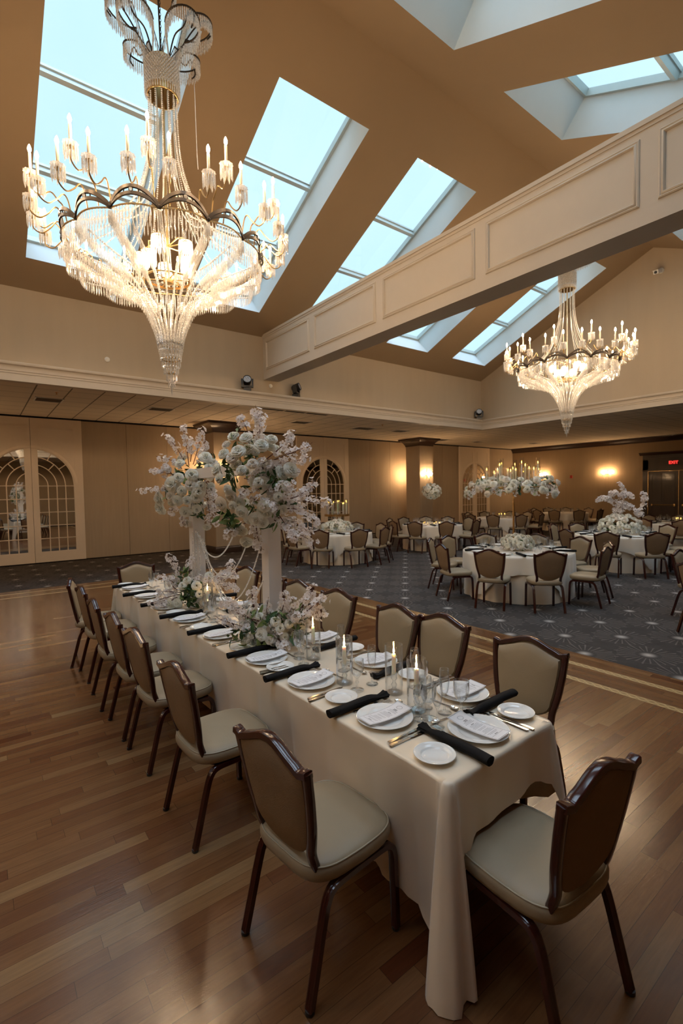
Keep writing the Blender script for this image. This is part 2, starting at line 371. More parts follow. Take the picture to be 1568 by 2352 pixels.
# dropped ceiling around the tray
mb = MB()
for (a, b, c, d) in ((X0, TX0, Y0, Y1), (TX1, X1, Y0, Y1), (TX0, TX1, Y0, TY0), (TX0, TX1, TY1, Y1)):
    mb.box(a, b, c, d, ZC, ZC+.05)
struct('ceiling', mb, M_['tile'])
# skylight bays
BAYS = [(-10.60, -8.90), (-7.74, -6.03), (-4.87, -3.16), (-1.99, -.28), (.88, 2.59), (3.75, 5.46), (6.62, 8.32), (9.50, 11.21), (12.37, 14.06)]
OL = (-10.2, -6.22); OR = (2*RX+10.2, 2*RX+6.22); OR = (min(OR[0], OR[1]), max(OR[0], OR[1]))
DXS, DZS = -.40, .469
def slope(mb, sx):
    xs = [TX0, OL[0], OL[1], RX] if sx < 0 else [RX, OR[0], OR[1], TX1]
    ys = [TY0] + [v for b in BAYS for v in b] + [TY1]
    for i in range(len(ys)-1):
        for j in range(3):
            if i % 2 == 1 and j == 1: continue
            mb.add([(xs[j], ys[i], roof(xs[j])), (xs[j+1], ys[i], roof(xs[j+1])), (xs[j+1], ys[i+1], roof(xs[j+1])), (xs[j], ys[i+1], roof(xs[j]))], [(0, 1, 2, 3)], 0, False)
mb = MB(); slope(mb, -1); struct('ceiling_slope', mb, M_['slope'])
mb = MB(); slope(mb, 1); struct('ceiling_slope_right', mb, M_['slope'])
wn = 0
for sx in (-1, 1):
    for (ya, yb) in BAYS:
        wn += 1
        (xa, xb) = OL if sx < 0 else OR
        dx = DXS if sx < 0 else -DXS
        lo = [(xa, ya, roof(xa)), (xb, ya, roof(xb)), (xb, yb, roof(xb)), (xa, yb, roof(xa))]
        hi = [(x+dx, y, z+DZS) for x, y, z in lo]
        mb = MB(); mb.add(lo+hi, [(i, (i+1) % 4, 4+(i+1) % 4, 4+i) for i in range(4)], 0, False)
        w = struct('window_%d' % wn, mb, M_['well'])
        def P(u, v, n=0):   # u along slope 0..1, v across 0..1, n metres outwards from glass plane
            a, b, c, d = [V(p) for p in hi]
            p = a + (b-a)*u + (d-a)*v
            nn = V((-SL if sx < 0 else SL, 0, 1)).normalized()
            return p + nn*n
        Ls = hypot(xb-xa, roof(xb)-roof(xa)); Ws = yb-ya
        def bar(mb, u0, u1, v0, v1, n0, n1):
            vs = [P(u, v, n) for n in (n0, n1) for v in (v0, v1) for u in (u0, u1)]
            mb.add(vs, [(0, 2, 3, 1), (4, 5, 7, 6), (0, 1, 5, 4), (2, 6, 7, 3), (0, 4, 6, 2), (1, 3, 7, 5)], 0, False)
        fu, fv = .055/Ls, .055/Ws
        mb = MB(); bar(mb, 0, 1, 0, fv, -.02, .09); bar(mb, 0, 1, 1-fv, 1, -.02, .09); bar(mb, 0, fu, fv, 1-fv, -.02, .09); bar(mb, 1-fu, 1, fv, 1-fv, -.02, .09)
        obj('window_frame', mb.mesh('window_frame', M_['alu']), w)
        for k in (1/3, 2/3):
            kk = k if sx < 0 else k
            mb = MB(); bar(mb, kk-.035/Ls, kk+.035/Ls, fv, 1-fv, -.05, .08); bar(mb, kk-.055/Ls, kk+.055/Ls, fv, 1-fv, .05, .10)
            obj('mullion', mb.mesh('mullion', M_['alu']), w)
        mb = MB()
        mb.add([P(0, 0, .06), P(1, 0, .06), P(1, 1, .06), P(0, 1, .06)], [(0, 1, 2, 3)], 0, False)
        obj('pane', mb.mesh('pane', M_['pane']), w)
# tray walls
def wall_quad(name, pts, m, two=None):
    mb = MB(); mb.add(pts, [tuple(range(len(pts)))], 0, False)
    return struct(name, mb, m)
mb = MB(); mb.box(TX0-.08, TX0, TY0, TY1, ZC, EZ+.02); struct('wall_left_upper', mb, M_['wallpaint'])
mb = MB(); mb.box(TX1, TX1+.08, TY0, TY1, ZC, EZ+.02); struct('wall_right_upper', mb, M_['wallpaint'])
for nm, y, dy in (('wall_far_upper', TY1, .08), ('wall_near_upper', TY0, -.08)):
    poly = [(TX0, ZC), (TX1, ZC), (TX1, roof(TX1)), (RX, RZ+.02), (TX0, EZ)]
    mb = MB(); mb.prism(poly, y, y+dy, lambda a, b, d: (a, d, b)); struct(nm, mb, M_['wallpaint'])
# cornice around the tray (mitred ring)
prof = [(0, 3.98), (.165, 3.98), (.165, 4.115), (.175, 4.12), (.175, 4.135), (.165, 4.14), (.165, 4.155), (.18, 4.165), (.172, 4.20), (.175, 4.235), (.195, 4.262), (.215, 4.27), (.222, 4.285), (.222, 4.318), (.215, 4.324), (0, 4.324)]
mb = MB(); vs = []; n = len(prof)
for (cx, cy, sx, sy) in ((TX0, TY0, 1, 1), (TX1, TY0, -1, 1), (TX1, TY1, -1, -1), (TX0, TY1, 1, -1)):
    vs += [(cx+sx*d, cy+sy*d, z) for d, z in prof]
mb.add(vs, [(c*n+i, ((c+1) % 4)*n+i, ((c+1) % 4)*n+(i+1) % n, c*n+(i+1) % n) for c in range(4) for i in range(n)])
struct('trim_cornice', mb, M_['cream'])
# tie beam with raised panels
BZ0, BZ1 = 4.69, 5.775
BEAMS = [(5.908, 6.335), (-2.57, -2.14)]
for BY0, BY1 in BEAMS:
    mb = MB(); mb.box(TX0, TX1, BY0, BY1, BZ0, BZ1); mb.box(TX0, TX1, BY0-.03, BY1+.03, BZ1-.035, BZ1+.02); mb.box(TX0, TX1, BY0-.012, BY1+.012, BZ1-.075, BZ1-.035)
    bm_ = struct('beam', mb, M_['cream'])
    pm = [(0, 0), (.004, .012), (.018, .020), (.030, .012), (.036, .020), (.052, .026), (.062, .016), (.066, 0)]
    xe = -10.74
    for k in range(6):
        xa, xb = (-10.74, -8.78) if k == 0 else (-8.60+2.17*(k-1), -6.61+2.17*(k-1))
        if xb > TX1: xb = TX1-.15
        if xb-xa < .4: continue
        for side, yy in ((-1, BY0), (1, BY1)):
            mb = MB(); vs = []; n = len(pm)
            for (cx, cz, sx, sz) in ((xa, 4.90, 1, 1), (xb, 4.90, -1, 1), (xb, 5.625, -1, -1), (xa, 5.625, 1, -1)):
                vs += [(cx+sx*d, yy+side*h, cz+sz*d) for d, h in pm]
            mb.add(vs, [(c*n+i, ((c+1) % 4)*n+i, ((c+1) % 4)*n+i+1, c*n+i+1) for c in range(4) for i in range(n-1)])
            obj('panel_moulding', mb.mesh('panel_moulding', M_['cream']), bm_)
# partition of folding panels
def leafspan(yc): return (yc-1.245, yc+1.245)
DOORS = [1.245, 10.93, 20.42]
mb = MB()
for (a, b) in ((Y0, 1.245-1.245), (2.49, 10.93-1.245), (10.93+1.245, 20.42-1.245), (20.42+1.245, Y1)):
    n = max(1, round((b-a)/1.2)); w = (b-a)/n
    for i in range(n): mb.box(X0-.08, X0, a+i*w+.004, a+(i+1)*w-.004, .03, ZC-.045)
mb.box(X0-.10, X0-.05, Y0, Y1, 0, ZC, 1)
struct('wall_left', mb, [M_['panel'], M_['black']])
mb = MB(); mb.box(X0-.05, X0+.012, Y0, Y1, ZC-.05, ZC); struct('trim_1', mb, M_['black'])
# arched doors with mirror panes
RA, ZA, US, UE, ZB = 1.0, 2.13, .155, 1.0, .32
def ztop(u): return ZA + sqrt(max(0, RA*RA-u*u))
def door(num, yc):
    root = None
    for s in (-1, 1):
        mp = lambda u, z, d: (X0+d, yc+s*u, z)
        mb = MB(); D = .05
        us = [US+(UE-US)*i/28 for i in range(29)]
        us = [u if i < 28 else UE for i, u in enumerate(us)]
        mb.add([mp(.004, .03, D), mp(US, .03, D), mp(US, ZC-.05, D), mp(.004, ZC-.05, D)], [(0, 1, 2, 3)], 0, False)
        mb.add([mp(UE, .03, D), mp(1.24, .03, D), mp(1.24, ZC-.05, D), mp(UE, ZC-.05, D)], [(0, 1, 2, 3)], 0, False)
        mb.add([mp(US, .03, D), mp(UE, .03, D), mp(UE, ZB, D), mp(US, ZB, D)], [(0, 1, 2, 3)], 0, False)
        for a, b in zip(us, us[1:]):
            mb.add([mp(a, ztop(a), D), mp(b, ztop(b), D), mp(b, ZC-.05, D), mp(a, ZC-.05, D)], [(0, 1, 2, 3)], 0, False)
            mb.add([mp(a, ztop(a), D), mp(b, ztop(b), D), mp(b, ztop(b), .0), mp(a, ztop(a), .0)], [(0, 1, 2, 3)], 0, False)
        for u in (US, UE): mb.add([mp(u, ZB, D), mp(u, ztop(u), D), mp(u, ztop(u), 0), mp(u, ZB, 0)], [(0, 1, 2, 3)], 0, False)
        mb.add([mp(US, ZB, D), mp(UE, ZB, D), mp(UE, ZB, 0), mp(US, ZB, 0)], [(0, 1, 2, 3)], 0, False)
        mb.add([mp(1.24, .03, D), mp(1.24, ZC-.05, D), mp(1.24, ZC-.05, -.05), mp(1.24, .03, -.05)], [(0, 1, 2, 3)], 0, False)
        mb.add([mp(.004, .03, D), mp(.004, ZC-.05, D), mp(.004, ZC-.05, -.05), mp(.004, .03, -.05)], [(0, 1, 2, 3)], 0, False)
        # raised arch band and upper panel moulding
        band = [(1.02, .05), (1.03, .066), (1.08, .066), (1.10, .05)]
        vs = []; K = 20
        for i in range(K+1):
            a = pi/2 - (pi/2-.06)*i/K
            for r, d in band: 
                u = r*cos(a)+.10*0; z = ZA+r*sin(a); vs.append(mp(max(.004, min(u*1.0, 1.235)), z, d))
        mb.add(vs, [(i*4+j, (i+1)*4+j, (i+1)*4+j+1, i*4+j+1) for i in range(K) for j in range(3)])
        for (a, b, c, d) in ((.17, 1.06, ZC-.30, ZC-.27), (1.03, 1.06, ZA+.45, ZC-.30), (.17, .20, ZA+1.13, ZC-.30)):
            mb.box(0, 0, 0, 0, 0, 0)
            p = [mp(u, z, dd) for dd in (.05, .062) for z in (c, d) for u in (a, b)]
            mb.add(p, [(4, 5, 7, 6), (0, 1, 5, 4), (2, 6, 7, 3), (0, 4, 6, 2), (1, 3, 7, 5)], 0, False)
        if root is None: root = struct('door_%d' % num, mb, M_['doorpaint'])
        else: obj('door_leaf', mb.mesh('door_leaf', M_['doorpaint']), root)
        # mirror panes
        mb = MB()
        for a, b in zip(us, us[1:]):
            mb.add([mp(a, ZB, .018), mp(b, ZB, .018), mp(b, ztop(b), .018), mp(a, ztop(a), .018)], [(0, 1, 2, 3)], 0, False)
        obj('mirror_pane', mb.mesh('mirror_pane', M_['mirror']), root)
        # muntins
        mb = MB(); cw = (UE-US)/4
        sec = [(-.013, -.010), (-.006, .014), (.006, .014), (.013, -.010)]
        sec = [(a, b) for a, b in sec]
        def rod(pts): mb.tube([mp(u, z, .024) for u, z in pts], 1.0, sec=[(.012, .0), (.006, .016), (-.006, .016), (-.012, 0), (0, -.008)], up=(1, 0, 0), caps=False)
        def barz(u): rod([(u, ZB), (u, ZA)])
        for k in (1, 2, 3): barz(US+cw*k)
        for k in range(1, 6):
            z = ZB+(ZA-ZB)*k/5; rod([(US, z), (UE, z)])
        for k in (1, 2, 3):
            r = US+cw*k; a0 = math.acos(min(1, US/r))
            rod([(r*cos(a0*i/12), ZA+r*sin(a0*i/12)) for i in range(13)])
        r3, r2, r1 = US+cw*3, US+cw*2, US+cw
        for a, ra, rb in ((radians(62), r3, RA), (radians(36), r3, RA), (radians(48), r2, r3)):
            rod([(ra*cos(a), ZA+ra*sin(a)), (rb*cos(a), ZA+rb*sin(a))])
        obj('muntin', mb.mesh('muntin', M_['doorpaint']), root)
for i, yc in enumerate(DOORS): door(i+1, yc)
# far wall of the room with dark crown, double doors
mb = MB(); mb.box(X0-.08, X1, Y1, Y1+.1, 0, ZC); struct('wall_far', mb, M_['gable'])
mb = MB(); mb.box(X1, X1+.1, Y0, Y1, 0, ZC); struct('wall_right', mb, M_['gable'])
mb = MB(); mb.box(X0, X1, Y0-.1, Y0, 0, ZC); struct('wall_near', mb, M_['gable'])
cp = [(0, 3.78), (.03, 3.78), (.04, 3.83), (.08, 3.88), (.15, 3.96), (.16, 4.0), (.16, 4.02), (0, 4.02)]
mb = MB(); mb.prism(cp, X0, X1, lambda a, b, d: (d, Y1-a, b)); struct('trim_2', mb, M_['darkwood'])
mb = MB(); mb.box(X0, X1, Y1-.02, Y1, 0, .16); struct('baseboard_far', mb, M_['darkwood'])
# dark double doors in the far wall
dc = -7.5
mb = MB()
mb.box(dc-1.38, dc-1.16, Y1-.10, Y1, 0, 3.0); mb.box(dc+1.16, dc+1.38, Y1-.10, Y1, 0, 3.0)
mb.box(dc-1.38, dc+1.38, Y1-.10, Y1, 2.50, 3.2); mb.prism([(0, 3.2), (.10, 3.2), (.13, 3.24), (.20, 3.30), (.20, 3.33), (0, 3.33)], dc-1.50, dc+1.50, lambda a, b, d: (d, Y1-.02-a, b))
mb.box(dc-1.38, dc+1.38, Y1-.13, Y1-.10, 2.52, 2.56); mb.box(dc-1.38, dc+1.38, Y1-.12, Y1-.10, 3.08, 3.11)
dr = struct('door_4', mb, M_['darkwood'])
for s in (-1, 1):
    mb = MB(); x0, x1 = (dc-1.155, dc-.008) if s < 0 else (dc+.008, dc+1.155)
    mb.box(x0, x1, Y1-.06, Y1-.01, .01, 2.49)
    for (a, b) in ((x0+.12, (x0+x1)/2-.05), ((x0+x1)/2+.05, x1-.12)):
        for (c, d) in ((2.02, 2.34), (1.2, 1.92), (.2, .95)):
            mb.box(a, b, Y1-.072, Y1-.06, c, c+.03); mb.box(a, b, Y1-.072, Y1-.06, d-.03, d); mb.box(a, a+.03, Y1-.072, Y1-.06, c, d); mb.box(b-.03, b, Y1-.072, Y1-.06, c, d)
    obj('door_leaf', mb.mesh('door_leaf', M_['darkwood']), dr)
    mb = MB(); mb.tube([(x0+.15, Y1-.11, 1.02), (x1-.12, Y1-.11, 1.02)], .018, 8)
    mb.box(x0+.13, x0+.18, Y1-.12, Y1-.06, .98, 1.06); mb.box(x1-.17, x1-.10, Y1-.12, Y1-.06, .97, 1.07)
    obj('push_bar', mb.mesh('push_bar', M_['brass']), dr)
mb = MB(); mb.box(dc-1.165, dc-1.148, Y1-.112, Y1-.05, 0, 2.5); mb.box(dc-.008, dc+.008, Y1-.075, Y1-.05, 0, 2.5); mb.box(dc-1.165, dc+1.165, Y1-.112, Y1-.05, 2.49, 2.503)
obj('door_edge', mb.mesh('door_edge', M_['brass']), dr)
# pillars with dark capitals
for i, (px_, py_) in enumerate(((-13.92, 5.80), (-14.0, 14.85), (-13.92, -3.20))):
    w = .8
    mb = MB(); mb.box(px_-w, px_, py_, py_+w, 0, ZC)
    p = struct('pillar', mb, M_['panel'])
    for nm, pr in (('capital', [(0, 3.70), (.02, 3.70), (.03, 3.76), (.06, 3.80), (.08, 3.84), (.16, 3.92), (.22, 3.95), (.24, 4.0), (.24, 4.02), (0, 4.02)]), ('plinth', [(0, 0), (.03, 0), (.03, .16), (.015, .20), (0, .21)])):
        mb = MB(); vs = []; n = len(pr)
        for (cx, cy, sx, sy) in ((px_-w, py_, -1, -1), (px_, py_, 1, -1), (px_, py_+w, 1, 1), (px_-w, py_+w, -1, 1)):
            vs += [(cx+sx*d, cy+sy*d, z) for d, z in pr]
        mb.add(vs, [(c*n+i_, ((c+1) % 4)*n+i_, ((c+1) % 4)*n+i_+1, c*n+i_+1) for c in range(4) for i_ in range(n-1)], 0, False)
        obj(nm, mb.mesh(nm, M_['darkwood']), p)
#@@FURN
# ------------------------------------------------------------------ banquet chair
def lerp(a, b, t): return a+(b-a)*t
def spline(pts, n=8):
    """Catmull-Rom through the points"""
    P = [V(p) for p in pts]; out = []
    for i in range(len(P)-1):
        p0, p1, p2, p3 = P[max(i-1, 0)], P[i], P[i+1], P[min(i+2, len(P)-1)]
        for k in range(n):
            t = k/n
            out.append(.5*((2*p1)+(p2-p0)*t+(2*p0-5*p1+4*p2-p3)*t*t+(3*p1-p0-3*p2+p3)*t**3))
    out.append(P[-1]); return out
def topline(x):          # camel-back crest: peaked corners, dip, arch
    a = abs(x)/.235
    z = .888 + .052*(cos(min(1, a/.80)*pi)*.5+.5) - .012*math.exp(-((a-.82)/.10)**2)
    return z
def halfw(z):            # half width of the back at height z
    pts = [(.43, .158), (.48, .166), (.55, .185), (.64, .207), (.74, .222), (.83, .230), (.90, .236)]
    for (a, b), (c, d) in zip(pts, pts[1:]):
        if z <= c: return lerp(b, d, max(0, (z-a)/(c-a)))
    return pts[-1][1]
def backy(z):            # rake of the back (seen from the side)
    return -.195 - .075*((z-.45)/.45)
def inner_profile():
    """outline of the upholstered panel: list of (x, z), counter-clockwise"""
    L = []
    for i in range(13): 
        x = lerp(.200, -.200, i/12); L.append((x, topline(x)-.030))
    for i in range(1, 9):
        z = lerp(.845, .60, i/8); L.append((-(halfw(z)-.026), z))
    hw = halfw(.60)-.026
    for i in range(1, 14):
        a = pi*i/14; L.append((-hw*cos(a), .60-.112*sin(a)**.8))
    for i in range(0, 8):
        z = lerp(.60, .845, i/8); L.append((halfw(z)-.026, z))
    return L
def chair_meshes():
    R = {}
    # seat: rounded square with domed top
    mb = MB(); n = 40
    def se(a, e=.42): return (abs(cos(a))**e*(1 if cos(a) >= 0 else -1), abs(sin(a))**e*(1 if sin(a) >= 0 else -1))
    rings = [(.0, .500), (.45, .498), (.78, .491), (.93, .480), (.985, .468), (1.0, .455), (1.0, .435), (.975, .418), (.9, .408), (0, .408)]
    vs = []
    for (s, z) in rings:
        for j in range(n):
            u, v = se(2*pi*j/n, .5)
            wx = .232 - .012*(v < 0)*abs(v)
            vs.append((u*wx*s, -.002+v*.232*s, z))
    mb.add(vs, [(i*n+j, i*n+(j+1) % n, (i+1)*n+(j+1) % n, (i+1)*n+j) for i in range(len(rings)-1) for j in range(n)])
    R['seat'] = mb.mesh('seat', M_['vinyl'], 0)
    mb = MB(); pts = []
    for j in range(n+1):
        u, v = se(2*pi*j/n, .5); wx = .232 - .012*(v < 0)*abs(v)
        pts.append((u*wx*.972, -.002+v*.232*.972, .4735))
    mb.tube(pts, .0035, 5, caps=False); R['piping'] = mb.mesh('piping', M_['piping'], 0)
    # backrest panel, front vinyl and rear fabric
    L = inner_profile(); n = len(L); mb = MB()
    cx, cz = 0, .70
    def ring(s, dy): return [(cx+(x-cx)*s, backy(cz+(z-cz)*s)+dy, cz+(z-cz)*s) for x, z in L]
    f = ring(1, .004)+ring(.95, .022)+ring(.75, .032)+ring(.4, .036)+ring(.0005, .037)
    mb.add(f, [(i*n+j, (i+1)*n+j, (i+1)*n+(j+1) % n, i*n+(j+1) % n) for i in range(4) for j in range(n)], 0)
    b = ring(1, .004)+ring(1, -.012)+ring(.96, -.017)+ring(.5, -.02)+ring(.0005, -.021)
    mb.add(b, [(i*n+j, i*n+(j+1) % n, (i+1)*n+(j+1) % n, (i+1)*n+j) for i in range(4) for j in range(n)], 1)
    R['backrest'] = mb.mesh('backrest', [M_['vinyl'], M_['backfab']], 45)
    # back frame: two posts that hook under the seat, and the crest rail
    mb = MB(); sec = [(-.0155, -.012), (-.0155, .012), (-.011, .0165), (.011, .0165), (.0155, .012), (.0155, -.012), (.011, -.0165), (-.011, -.0165)]
    for s in (-1, 1):
        pts = [(s*(halfw(z)-.010), backy(z), z) for z in (.882, .855, .82, .76, .70, .64, .58, .53)]
        pts += [(s*.168, backy(.48)+.004, .485), (s*.166, -.178, .445), (s*.170, -.150, .418), (s*.182, -.105, .405), (s*.195, -.05, .402)]
        mb.tube(spline(pts, 3), 1.0, sec=sec, up=(0, 1, 0))
    rail = []
    for i in range(33):
        x = lerp(-.236, .236, i/32); rail.append((x, backy(.89), topline(x)-.012))
    sec2 = [(-.012, -.019), (-.015, -.014), (-.015, .014), (-.012, .019), (.011, .019), (.014, .014), (.014, -.014), (.011, -.019)]
    mb.tube(rail, 1.0, sec=sec2, up=(0, 0, 1))
    R['back_frame'] = mb.mesh('back_frame', M_['mahogany'], 50)
    # legs: each side one bent tube, halved into a rear and a front leg
    fl = [(-.011, -.0165), (-.0145, -.012), (-.0145, .012), (-.011, .0165), (.011, .0165), (.013, .011), (.0115, .0085), (.013, .006), (.0115, .0035), (.013, 0), (.0115, -.0035), (.013, -.006), (.0115, -.0085), (.013, -.011), (.011, -.0165)]
    for s, nm in ((-1, 'l'), (1, 'r')):
        rear = spline([(s*.214, -.266, .012), (s*.212, -.235, .13), (s*.209, -.196, .28), (s*.207, -.170, .355), (s*.206, -.135, .388), (s*.206, -.06, .395), (s*.206, .04, .395)], 4)
        front = spline([(s*.206, .04, .395), (s*.206, .12, .394), (s*.206, .168, .384), (s*.207, .192, .345), (s*.208, .198, .25), (s*.209, .205, .012)], 4)
        for k, p in (('rear', rear), ('front', front)):
            mb = MB(); mb.tube(p, 1.0, sec=fl, up=(0, -1, 0) if k == 'rear' else (0, 0, 1)); R['leg_'+k+nm] = mb.mesh('leg', M_['mahogany'], 40)
            e = p[0] if k == 'rear' else p[-1]
            mb = MB(); mb.lathe([(0, 0), (.016, 0), (.018, .004), (.017, .016), (0, .016)], 12, c=(e.x, e.y, 0)); R['glide_'+k+nm] = mb.mesh('glide', M_['rubber'], 40)
    mb = MB()
    mb.tube([(-.206, .15, .398), (.206, .15, .398)], 1.0, sec=[(-.008, -.014), (-.008, .014), (.008, .014), (.008, -.014)]); mb.tube([(-.200, -.08, .400), (.200, -.08, .400)], 1.0, sec=[(-.008, -.014), (-.008, .014), (.008, .014), (.008, -.014)])
    R['stretcher'] = mb.mesh('stretcher', M_['mahogany'], 40)
    return R
CM = chair_meshes()
def make_chair(label, glides=True):
    t = thing('banquet_chair', label, 'chair')
    s = part('seat', CM['seat'], t); 
    if glides: part('piping', CM['piping'], s)
    part('backrest', CM['backrest'], t); part('back_frame', CM['back_frame'], t)
    for k in ('rearl', 'rearr', 'frontl', 'frontr'):
        l = part('leg', CM['leg_'+k], t)
        if glides: part('glide', CM['glide_'+k], l)
    part('stretcher', CM['stretcher'], t)
    return t
CH0 = None; CH1 = None
def chair(x, y, rz, label, group, detailed):
    """rz: heading, 0 = sitter faces +Y"""
    global CH0, CH1
    if detailed:
        if CH0 is None: CH0 = make_chair(label, True); r = CH0
        else: r = dup(CH0, (0, 0, 0), 0, label)
    else:
        if CH1 is None: CH1 = make_chair(label, False); r = CH1
        else: r = dup(CH1, (0, 0, 0), 0, label)
    r.location = (x, y, 0); r.rotation_euler = (0, 0, rz); r['label'] = label; r['group'] = group
    return r
# chairs of the long table
GL = 'chairs around the long table'
for i, (cx, yb, dr) in enumerate(((-1.59, .855, 5.5), (-2.60, .83, 2), (-3.45, .835, 3), (-4.03, .82, 1), (-4.68, .80, -1), (-5.43, .82, 1), (-6.02, .81, -13))):
    lab = '%s on the dance-floor side of the long table, from its front end' % ('tan-backed chair, ' + ORD[i])
    a = radians(dr); chair(cx - .25*sin(a)*1, yb+.262*cos(a), a, lab, GL, True)
for i, (cx, yb, dr) in enumerate(((-1.60, 2.665, 4), (-2.33, 2.70, 0), (-2.77, 2.66, 0), (-3.55, 2.675, 6), (-4.20, 2.64, 4), (-4.78, 2.67, 5), (-5.42, 2.67, 8))):
    lab = '%s on the carpet side of the long table, from its front end' % ('olive-cream chair, ' + ORD[i])
    a = pi+radians(dr); chair(cx, yb-.262, a, lab, GL, True)
chair(-.985, 1.63, pi/2+radians(-3), 'lone chair at the front end of the long table, cloth lying on its seat', GL, True)
chair(-6.60, 1.67, -pi/2+radians(-8), 'chair standing alone at the arched-door end of the long table', GL, True)
# ------------------------------------------------------------------ long table cloth
CA, CB, CC_, CDn = V((-1.135, 1.34, 0)), V((-1.154, 2.10, 0)), V((-6.20, 2.045, 0)), V((-6.19, 1.283, 0))
TZ = .765
def interp(tab, x):
    for (a, b), (c, d) in zip(tab, tab[1:]):
        if x <= c:
            k = (x-a)/(c-a) if c > a else 0; k = max(0, min(1, k)); k = k*k*(3-2*k)
            return lerp(b, d, k)
    return tab[-1][1]
CREASE = [(.35, .03, .03), (.95, .05, .035), (1.5, .03, .025), (2.15, .05, .045), (2.62, .025, .02), (3.1, .04, .03), (3.55, .03, .03), (3.92, .035, .045), (4.28, .02, .02), (4.62, .03, .03), (4.86, .02, .03)]
def long_cloth():
    mb = MB(); loop = []
    C4 = [CA, CB, CC_, CDn]
    r = .03
    # perimeter samples: position, outward normal, side index, distance along side
    for k in range(4):
        a, b = C4[k], C4[(k+1) % 4]; p = C4[k-1]
        d = (b-a).normalized(); nrm = V((d.y, -d.x, 0)); L = (b-a).length
        dp = (a-p).normalized(); n0 = V((dp.y, -dp.x, 0))
        c = a - n0*r - nrm*r
        for i in range(12):
            t = i/12; nn = (n0*(1-t)+nrm*t).normalized(); loop.append((c+nn*r, nn, k, t, L, 1))
        m = int(L/.035)
        for i in range(m+1):
            s = r + (L-2*r)*i/m; loop.append((a+d*s, nrm, k, s, L, 0))
    n = len(loop); NV = 22
    rnd = random.Random(4)
    ph = [rnd.uniform(0, 6.28) for _ in range(12)]
    vs = []
    for j in range(NV+1):
        t = j/NV
        for (p, nn, k, s, L, corner) in loop:
            if k == 0:   # front end
                hem = interp([(0, .005), (.025, .02), (.045, .10), (.058, .36), (.085, .455), (.12, .510), (.42, .525), (.60, .540), (.70, .50), (.74, .42), (.80, .40)], s)
                fold = .095*math.exp(-(s/.030)**2) - .022*math.exp(-((s-.062)/.018)**2) + .030*math.exp(-((s-.115)/.03)**2) + .007*sin(s*17+1) + .010*sin(s*31) + .055*math.exp(-((s-.73)/.06)**2)
            elif k == 1: # carpet side
                hem = interp([(0, .40), (.05, .36), (.25, .26), (.6, .22), (L-.5, .22), (L-.1, .1), (L, .02)], s); fold = .012*sin(s*9+ph[1])+.012*sin(s*21+ph[2])
            elif k == 2: # door end
                hem = interp([(0, .02), (.1, .3), (L-.1, .3), (L, .02)], s); fold = .012*sin(s*14)
            else:        # open dance-floor side; s grows towards the front corner
                hem = interp([(0, .02), (.12, .22), (1.0, .26), (3.2, .25), (L-.55, .185), (L-.28, .175), (L-.10, .09), (L-.03, .0), (L, .0)], s)
                fold = .010*sin(s*7+ph[3])+.007*sin(s*19+ph[4])-.036 - sum(am*math.exp(-((s-ce)/wd)**2) for ce, wd, am in CREASE) + .080*math.exp(-((s-L)/.05)**2)
            if corner:
                if k == 0: hem, fold = .003+.05*max(0, s-.6), .085+.035*sin(pi*s)-.05*math.exp(-((s-.72)/.10)**2)
                elif k == 1: hem, fold = .385, .10
                elif k == 2: hem, fold = .02, .07
                else: hem, fold = .02, .08
            u = max(0, (j-3)/(NV-3)); z = TZ-.012-(TZ-.012-hem)*u
            tt = min(1, (TZ-z)/.75)
            out = .004 + fold*tt**.8 + (.008 if k == 3 and not corner else .016)*tt + .0035*sin(s*46+ph[5]+3*tt)*tt
            if j < 3: out, z = ((-.026, TZ), (-.006, TZ-.0006), (.001, TZ-.0045))[j]
            vs.append((p.x+nn.x*out, p.y+nn.y*out, z))
    mb.add(vs, [(j*n+i, j*n+(i+1) % n, (j+1)*n+(i+1) % n, (j+1)*n+i) for j in range(NV) for i in range(n)])
    mb.f.append(tuple(range(n-1, -1, -1))); mb.m.append(0); mb.sm.append(True)
    # turned hem line
    me = mb.mesh('tablecloth', M_['satin'], 0)
    return me
lc = obj('tablecloth', long_cloth()); tag(lc, 'champagne satin cloth draped over the long banquet table', 'tablecloth')
